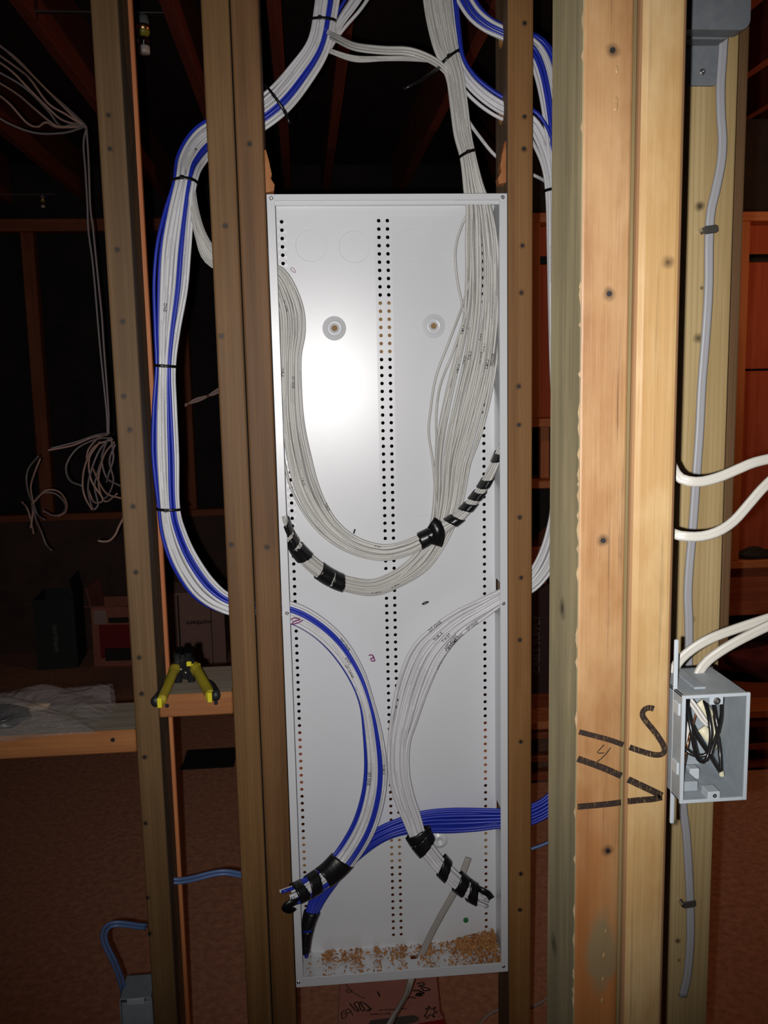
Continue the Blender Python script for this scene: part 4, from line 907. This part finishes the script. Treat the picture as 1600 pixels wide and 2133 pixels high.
# ================================================================== PLASTIC BAG ON THE LEFT BOARD
M['poly'] = newmat('clear_polythene', (.62, .56, .56), .22, 0, .6)
_nt = M['poly'].node_tree; _P = _nt.nodes['Principled BSDF']; _P.inputs['Alpha'].default_value = .13
_tc = N(_nt, 'ShaderNodeTexCoord'); bump(_nt, noise(_nt, _tc.outputs['Object'], (28, 60, 40), 4), 1, .012)
bag = thing('plastic_bag', 'crumpled clear plastic bag holding dark parts on the left board', 'bag', (-.45, .06, .967))
def sheet(name, z0, amp, seed):
    rg = random.Random(seed); n, m_ = 46, 22; V = []; Fc = []; ph = [(rg.uniform(8, 60), rg.uniform(10, 90), rg.uniform(0, 6.3), rg.uniform(.3, 1)) for _ in range(9)]
    for j in range(m_+1):
        for i in range(n+1):
            u, v = i/n, j/m_; x = -.66+.362*u+.008*math.sin(v*7+seed)*u; y = -.014+.165*v-.01*(1-u)+.008*math.sin(u*9)*(1-v)
            e = min(1, min(u, 1-u)*9, min(v, 1-v)*5+.06)
            w_ = sum(a*math.sin(x*fx+y*fy+p) for fx, fy, p, a in ph)/3
            z = z0+amp*e*(1+.75*w_)+max(0, v-.75)*.10*(.6+.4*u)
            if y < 0: z -= (0-y)*.5
            V.append((x, y, max(z, .9676)))
    for j in range(m_):
        for i in range(n): k = j*(n+1)+i; Fc.append((k, k+1, k+n+2, k+n+1))
    return raw(name, V, Fc, M['poly'], bag)
sheet('upper_film', .969, .024, 3); sheet('lower_film', .968, .0012, 4)
def lump(name, label, cat, c, s, mat, seed, amp=.18, seg=24, parent=None, flat=True):
    rg = random.Random(seed); bm = bmesh.new(); bmesh.ops.create_icosphere(bm, subdivisions=4, radius=1)
    ph = [(Vector((rg.uniform(-4, 4), rg.uniform(-4, 4), rg.uniform(-4, 4))), rg.uniform(0, 6.3)) for _ in range(7)]
    for v in bm.verts:
        d = v.co.copy(); k = 1+amp*sum(math.sin(d.dot(f_)*1.6+p) for f_, p in ph)/3
        p = Vector((d.x*s[0], d.y*s[1], d.z*s[2]))*k
        if flat: p.z = max(p.z, -s[2]*.6)
        v.co = p+Vector(c)
    o = obj(name, bm, M[mat], parent, c, True)
    return o if parent is not None else tag(o, label, cat)
M['dark_rubber'] = newmat('dark_grey_rubber', (.035, .038, .04), .4); M['pale_card'] = newmat('pale_card', (.35, .25, .16), .7)
lump('fitting', None, None, (-.465, .06, .978), (.045, .035, .014), 'dark_rubber', 3, parent=bag)
lump('fitting', None, None, (-.535, .03, .976), (.03, .022, .010), 'pale_card', 5, parent=bag)
lump('fitting', None, None, (-.45, .112, .974), (.055, .016, .007), 'pale_card', 6, .1, parent=bag)

# ================================================================== CARTONS ON THE FAR FLOOR
def carton(label, x0, x1, y0, dp, h, mat, cat='box', flaps=(), rot=0, name='carton'):
    """closed body (four sides and a floor) with flaps: (side, angle in degrees)"""
    c = Vector(((x0+x1)/2, y0+dp/2, 0)); th = thing(name, label, cat, c); th.rotation_euler.z = rot; t = .004
    wd, hd = (x1-x0)/2, dp/2
    bm = bmesh.new()
    box(bm, -wd, wd, -hd, -hd+t, 0, h); box(bm, -wd, wd, hd-t, hd, 0, h); box(bm, -wd, -wd+t, -hd+t, hd-t, 0, h); box(bm, wd-t, wd, -hd+t, hd-t, 0, h); box(bm, -wd+t, wd-t, -hd+t, hd-t, 0, t)
    me = bpy.data.meshes.new('body'); bmesh.ops.recalc_face_normals(bm, faces=bm.faces); bm.to_mesh(me); bm.free(); me.materials.append(mat)
    o = bpy.data.objects.new('body', me); COL.objects.link(o); o.parent = th
    for sd_, an in flaps:
        a = math.radians(an); L = hd*.95 if sd_ in 'fb' else wd*.95; bm = bmesh.new()
        if sd_ in 'fb':
            box(bm, -wd, wd, 0, L, -.002, .002); R3 = Matrix.Rotation(a, 3, 'X'); off = Vector((0, -hd, h)) if sd_ == 'f' else Vector((0, hd, h))
            if sd_ == 'b': R3 = Matrix.Rotation(math.pi, 3, 'Z') @ R3
        else:
            box(bm, 0, L, -hd, hd, -.002, .002); R3 = Matrix.Rotation(-a, 3, 'Y'); off = Vector((-wd, 0, h)) if sd_ == 'l' else Vector((wd, 0, h))
            if sd_ == 'r': R3 = Matrix.Rotation(math.pi, 3, 'Z') @ R3
        for v in bm.verts: v.co = R3 @ v.co + off
        me = bpy.data.meshes.new('flap'); bmesh.ops.recalc_face_normals(bm, faces=bm.faces); bm.to_mesh(me); bm.free(); me.materials.append(mat)
        o = bpy.data.objects.new('flap', me); COL.objects.link(o); o.parent = th
    return th, wd, hd
def face_text(th, s, x, z, hd, h, xd, yd, mat):
    V, Fc = textgeo(s); xd = Vector(xd); yd = Vector(yd)
    me = bpy.data.meshes.new('lettering'); me.from_pydata([Vector((x, -hd-.001, z))+xd*a*h*1.4+yd*b*h*1.4 for a, b, c in V], [], Fc); me.materials.append(M[mat])
    o = bpy.data.objects.new('lettering', me); COL.objects.link(o); o.parent = th
def face_patch(name, th, x0, x1, z0, z1, hd, mat):
    bm = B(x0, x1, -hd-.0015, -hd, z0, z1); me = bpy.data.meshes.new(name); bm.to_mesh(me); bm.free(); me.materials.append(M[mat]); o = bpy.data.objects.new(name, me); COL.objects.link(o); o.parent = th
M['box_dark'] = newmat('dark_green_black_card', (.030, .036, .036), .7); M['box_pink'] = mottled('pinkish_card', (.55, .20, .14), (.46, .16, .11), 12, .8, .1)
M['box_brown'] = mottled('brown_grey_card', (.50, .29, .23), (.44, .25, .20), 14, .8, .1); M['card_dark'] = newmat('dark_print', (.03, .015, .015), .7)
M['print_grey'] = newmat('grey_print', (.16, .17, .16), .7); M['print_red'] = newmat('dark_red_print', (.30, .012, .018), .6); M['pale_print'] = newmat('pale_print', (.5, .33, .28), .7)
th, wd, hd = carton('tall dark box with faint sideways lettering on the far floor at left', -1.435, -1.225, 3.47, .28, .385, M['box_dark'], flaps=(('f', 168), ('r', 80)), rot=.06)
face_text(th, 'northern', .0, .17, hd, .030, (0, 0, -1), (1, 0, 0), 'print_grey')
th, wd, hd = carton('pinkish box with a dark red printed label on the far floor', -1.125, -.90, 3.48, .24, .33, M['box_pink'], flaps=(('f', 165), ('l', 100)), rot=-.08)
face_patch('label', th, -.075, .11, .045, .23, hd, 'print_red'); face_patch('label', th, -.10, -.03, .235, .31, hd, 'pale_print'); face_patch('label', th, -.05, .105, .03, .10, hd+.002, 'card_dark'); face_patch('label', th, -.02, .11, .24, .27, hd, 'card_dark')
th, wd, hd = carton('brown cardboard carton with upside down lettering behind the wire stripper', -.735, -.42, 3.43, .28, .40, M['box_brown'], flaps=(('f', 15), ('l', 95)))
face_text(th, 'northern', .02, .235, hd, .026, (-1, 0, 0), (0, 0, -1), 'card_dark'); face_patch('tape_strip', th, -.088, -.080, .0, .39, hd, 'card_dark'); face_patch('tape_strip', th, .085, .089, .0, .38, hd, 'card_dark'); face_patch('label', th, -.02, .085, .05, .15, hd, 'pale_card') if False else face_patch('label', th, -.02, .085, .05, .15, hd, 'box_brown')
lump('rag', 'reddish crumpled rag lying beside the pinkish box on the far floor', 'rag', (-1.03, 3.78-.1, .42), (.07, .05, .05), 'box_pink', 14) if False else None
M['rubber'] = newmat('black_rubber_mat', (.006, .006, .006), .9)
o = obj('floor_mat', B(-.484, -.278, 2.06, 2.25, 0, .006, .002), M['rubber'], None, (-.38, 2.15, 0)); tag(o, 'small black mat on the brown floor behind the left bay', 'mat')
# --- pink cable box under the panel
M['box_salmon'] = mottled('salmon_card', (.52, .24, .19), (.46, .20, .16), 20, .8, .1)
rot = math.radians(-4.6); bx = Vector((.174, .236, 0))
pb = thing('carton', 'salmon cable carton with marker scribbles on the floor under the panel', 'box', bx); pb.rotation_euler.z = 0
def P2(x, y, z): return bx + Matrix.Rotation(rot, 3, 'Z') @ Vector((x, y, z))
HB = .25; wd, hd = .103, .150
bm = bmesh.new(); box(bm, -wd, wd, -hd, hd, 0, HB, .002)
for v in bm.verts: v.co = P2(*v.co)
obj('body', bm, M['box_salmon'], pb, bx)
bm = bmesh.new(); box(bm, wd-.006, wd+.004, -hd+.01, -hd+.16, HB-.10, HB-.002, .001)
for v in bm.verts: v.co = P2(*v.co)
obj('flap', bm, M['box_salmon'], pb, bx)
def top(x, y): p = atz(x, y, HB); return p
xd = (top(760, 2100)-top(860, 2094)).normalized(); yd = Vector((-xd.y, xd.x, 0))
for s, x, y, h in (('Solid 24AWG-4C', 818, 2103, .0056), ('Bare Copper', 792, 2113, .0056)): text_on('lettering', s, top(x, y), xd, yd, h, M['card_dark'], pb)
def topstroke(pp, w_, mat='ink'): return ribbon('scribble', [Vector(p[:3]) for p in spline([tuple(top(x, y)) for x, y in pp], .002)], w_, (0, 0, 1), M[mat], pb, .0006)
topstroke([(720, 2049), (726, 2058), (734, 2066), (724, 2068), (722, 2062), (736, 2068), (750, 2076), (762, 2080)], .0014)
topstroke([(728, 2090), (740, 2104), (748, 2106), (738, 2092), (746, 2088), (752, 2104), (760, 2104), (750, 2088), (762, 2092), (772, 2104), (764, 2106), (776, 2100)], .0024)
topstroke([(718, 2104), (712, 2110), (713, 2121), (720, 2120), (722, 2113), (714, 2113)], .0018); topstroke([(732, 2108), (726, 2102), (720, 2106), (724, 2112), (731, 2108), (735, 2116)], .0018)
topstroke([(868, 2050), (880, 2047), (884, 2052), (872, 2054), (888, 2058), (896, 2062), (884, 2064), (878, 2058)], .0030)
topstroke([(860, 2064), (872, 2064), (884, 2070), (868, 2070), (880, 2074), (866, 2074), (876, 2068)], .0036); topstroke([(850, 2080), (856, 2077), (866, 2080)], .0028)
topstroke([(884, 2118), (890, 2106), (886, 2100), (894, 2104), (892, 2096), (900, 2102), (908, 2098), (904, 2106), (912, 2110), (902, 2112), (906, 2120), (896, 2114), (890, 2122), (886, 2116)], .0020)
topstroke([(906, 2108), (918, 2104), (922, 2112), (912, 2120)], .0008); topstroke([(786, 2066), (790, 2072), (791, 2076)], .003)
def toppatch(name, pp, mat, l=.0004):
    V = [tuple(top(x, y)+Vector((0, 0, l))) for x, y in pp]; raw(name, V, [tuple(range(len(V)))], M[mat], pb, smooth=False)
M['print_slate'] = newmat('slate_print', (.10, .09, .09), .6)
toppatch('printed_oval', [(766, 2136), (772, 2126), (800, 2122), (840, 2117), (862, 2115), (872, 2119), (873, 2126), (862, 2131), (800, 2140)], 'print_slate'); toppatch('printed_band', [(872, 2132), (924, 2123), (930, 2145), (866, 2150)], 'print_red')

# ================================================================== THINGS BY THE RIGHT WALL
pl = thing('platform', 'low platform of reddish planks standing in front of the right wall', 'platform', (1.6, 1.98, 0))
def plp(name, *a, m='redwood_x', **k): return obj(name, B(*a, **k), M[m], pl, (a[0], a[2], a[4]))
for k in range(4): y = 1.705+k*.134; plp('plank', .72, 2.7, y, y+.131, .232+.0015*(k % 2), .262+.0015*(k % 2), bev=.003, m='orangewood_x' if k == 0 else 'redwood_x')
for z in (.105, .195): plp('runner', .72, 2.7, 1.74, 1.78, z-.012, z+.012, bev=.002)
plp('runner', .72, 2.7, 1.76, 1.80, .012, .045, bev=.002)
for x in (.74, 1.24, 1.74, 2.3): plp('leg', x, x+.06, 1.80, 2.20, 0, .232, bev=.003, m='redwood')
M['cloth_dark'] = mottled('dark_green_black_cloth', (.035, .034, .028), (.018, .018, .016), 20, .9, .3); M['cloth_red'] = mottled('maroon_cloth', (.16, .025, .02), (.08, .015, .014), 16, .9, .4)
lump('folded_tarp', 'dark folded tarp lying on the maroon cloth bundle by the right wall', 'tarp', (1.86, 2.10, .46), (.22, .10, .05), 'cloth_dark', 21, .16)
lump('cloth_bundle', 'maroon cloth bundle lying on the low platform by the right wall', 'cloth', (1.92, 2.10, .345), (.26, .13, .075), 'cloth_red', 23, .14)
lump('dark_bundle', 'small black bundle on the orange sill of the right wall', 'bundle', (1.83, 2.045, .786), (.075, .035, .022), 'cloth_dark', 25, .2)
M['box_maroon'] = newmat('dark_maroon_card', (.045, .022, .022), .7)
th, wd, hd = carton('dark carton with pale sideways lettering seen between the right stud and near post', .84, .975, 2.00, .2, .44, M['box_maroon']); th.location.z = .2645
face_text(th, 'CABLE SUPPLY', .02, .20, hd, .026, (0, 0, 1), (-1, 0, 0), 'print_grey')
th, wd, hd = carton('reddish carton stacked on the dark carton between stud and near post', .83, .965, 2.00, .2, .15, M['box_pink'], flaps=(('r', 140),)); th.location.z = .7055

# ================================================================== WIRES AND LAMPS IN THE DARK LEFT BAY
M['cable_dim'] = jacket('dull_pinkish_cable_jacket', (.52, .33, .27), 0, .5); M['cable_dim2'] = jacket('dull_grey_cable_jacket', (.30, .25, .26), 0, .5)
sp = thing('cable_bundle', 'slack thin cables fanning under the ceiling at far upper left', 'cable bundle', at(90, 190, 1.3))
for k, pp in enumerate(([(-40, 70), (30, 118), (90, 180), (140, 225), (172, 255), (180, 266)], [(-40, 88), (40, 145), (65, 168), (100, 215), (140, 240), (178, 265)], [(-40, 105), (20, 145), (60, 185), (95, 220), (130, 250), (176, 262)], [(-40, 130), (45, 178), (95, 225), (125, 262), (150, 260), (178, 264)],
                        [(-40, 150), (30, 192), (70, 225), (110, 258), (128, 264), (178, 263)], [(-40, 172), (15, 212), (55, 255), (78, 264), (96, 255), (120, 265), (176, 264)], [(-40, 222), (20, 258), (75, 277), (130, 277), (165, 268), (178, 262)], [(-40, 60), (40, 130), (100, 190), (150, 240), (180, 268)])):
    wire(sp, 'cable', [(x, y, 1.3+.03*math.sin(k*2+i)) for i, (x, y) in enumerate(pp)], .0032, 'cable_dim' if k % 3 else 'cable_dim2', 6)
for pp in ([(180, 266), (174, 300), (178, 360), (182, 430), (184, 480), (192, 540), (197, 590), (202, 650), (208, 720), (216, 800), (222, 860), (224, 903)], [(180, 266), (184, 330), (188, 430), (194, 480), (200, 540), (206, 600), (212, 660), (216, 720), (222, 800), (226, 860), (226, 903)]):
    wire(sp, 'cable', [(x, y, 1.32) for x, y in pp], .0030, 'cable_dim2', 6)
coil = thing('cable_coil', 'tangle of thin cable loops hanging behind the left stud', 'cable coil', at(205, 980, 1.4))
for k, pp in enumerate(([(232, 912), (200, 915), (160, 935), (138, 970), (145, 1000), (170, 1012)], [(235, 915), (197, 930), (177, 970), (172, 1010), (178, 1038), (192, 1062)], [(228, 912), (206, 940), (190, 980), (183, 1015), (188, 1045), (194, 1062)], [(238, 920), (216, 950), (205, 1000), (213, 1038), (224, 1044), (244, 1028)],
                        [(222, 920), (212, 955), (222, 995), (250, 1012)], [(193, 975), (204, 1000), (222, 1028), (252, 1038)], [(232, 918), (236, 955), (226, 988), (222, 1004)], [(100, 938), (150, 928), (190, 912), (226, 903)], [(106, 934), (160, 920), (200, 906), (228, 902)], [(208, 920), (186, 955), (190, 1000), (214, 1040), (196, 1046), (184, 1020)],
                        [(240, 925), (228, 960), (236, 1000), (226, 1030), (212, 1042)], [(224, 905), (205, 912), (185, 935), (180, 955)], [(215, 950), (203, 985), (197, 1015), (204, 1050), (196, 1062)])):
    wire(coil, 'cable', [(x, y, 1.38+.05*math.sin(k*1.7+i*.8)) for i, (x, y) in enumerate(pp)], .0030, 'cable_dim' if k % 2 else 'cable_dim2', 6)
coil2 = thing('cable_coil', 'small cable coil hanging on the far wall at the left frame edge', 'cable coil', at(70, 1045, 1.9))
for k, pp in enumerate(([(80, 950), (60, 975), (55, 1000), (60, 1030), (70, 1050)], [(84, 955), (72, 985), (64, 1015), (70, 1050)], [(70, 1048), (78, 1035), (96, 1026), (118, 1030), (136, 1050), (132, 1068), (112, 1074), (90, 1064)], [(72, 1045), (95, 1022), (122, 1024), (138, 1046), (136, 1066), (120, 1076)], [(68, 1048), (74, 1080), (86, 1108), (96, 1134), (107, 1146)], [(46, 1046), (56, 1058), (64, 1082), (70, 1112)], [(70, 1050), (78, 1072), (92, 1082)], [(66, 1048), (68, 1068), (64, 1100)])):
    wire(coil2, 'cable', [(x, y, 1.9+.05*math.sin(k*1.3+i)) for i, (x, y) in enumerate(pp)], .0036, 'cable_dim' if k % 2 else 'cable_dim2', 6)
th = one('single cable end curling out behind the left stud', [(204, 1126, 1.3), (214, 1128, 1.3), (228, 1126, 1.3), (240, 1114, 1.3), (248, 1096, 1.3), (262, 1070, 1.3)], .0035, 'cable_dim')
c3_ = thing('cable_bundle', 'three thin cables crossing the dark bay behind the hanging loop', 'cable bundle', at(425, 828, 1.6))
for k in range(3): wire(c3_, 'cable', [(385, 842+k*2, 1.6), (405, 838-k*3, 1.6), (425, 830-k*2, 1.6), (445, 816+k*3, 1.6), (470, 800+k*5, 1.6)], .0032, 'cable_dim2' if k == 1 else 'cable_dim', 6)
M['brass'] = newmat('brass_socket', (.70, .40, .18), .3, 1); M['porcelain'] = newmat('white_porcelain', (.70, .60, .56), .35); M['glass_yellow'] = newmat('yellow_collar', (.32, .30, .03), .4)
M['glass'] = newmat('clear_lamp_glass', (.9, .9, .9), .05); M['glass'].node_tree.nodes['Principled BSDF'].inputs['Transmission Weight'].default_value = 1
def lamp(label, px, py0, py1, Y, xa, xb):
    a = at(px, py0, Y); b = at(px, py1, Y); L = a.z-b.z; th = thing('ceiling_lamp', label, 'lamp', (a.x, a.y, b.z))
    obj('bar', B(xa, xb, Y-.010, Y+.010, a.z-.002, a.z+.002, .001), M['steel'], th, (xa, Y, a.z))
    for nm, prof, mt in (('socket', [(.004, 0), (.02, -.01), (.024, -.04), (.023, -.07), (.018, -.085), (0, -.086)], 'gray_metal'), ('shell', [(.0242, -.055), (.026, -.06), (.026, -.082), (.020, -.09)], 'brass'), ('collar', [(.025, -.086), (.024, -.10), (.015, -.115), (.004, -.118)], 'glass_yellow'), ('bulb', [(.012, -.112), (.02, -.125), (.022, -.145), (.018, -.16), (0, -.164)], 'glass'), ('cap', [(.02, -.163), (.022, -.165), (.021, -.20), (.018, -.203), (0, -.203)], 'porcelain')):
        bm = bmesh.new(); lathe(bm, (a.x, Y, a.z-.002), (0, 0, 1), [(1.5*r*L/.203, h*L/.203) for r, h in prof], 20); obj(nm, bm, M[mt], th, (a.x, Y, a.z), True)
lamp('unlit ceiling lamp holder on a metal bar seen right of the left stud', 296, 28, 111, 1.3, -.646, -.30)
lamp('tiny unlit ceiling lamp glinting far back at upper left', 88, 405, 432, 3.3, -1.5, -1.12)
for o in bpy.data.objects:
    if 'at' in o.keys(): del o['at']

GR = {'wall_stud': 'studs of the near wall', 'cable_bundle': 'bundles of cable in and around the panel', 'ceiling_lamp': 'unlit lamps under the ceiling', 'post': 'posts at the right', 'blocking': 'boards between and behind the studs', 'wood_splinter': 'torn splinters above the panel', 'carton': 'cartons on the floor'}
for o in bpy.data.objects:
    if o.parent is None and o.name.split('.')[0] in GR and 'label' in o.keys(): o['group'] = GR[o.name.split('.')[0]]
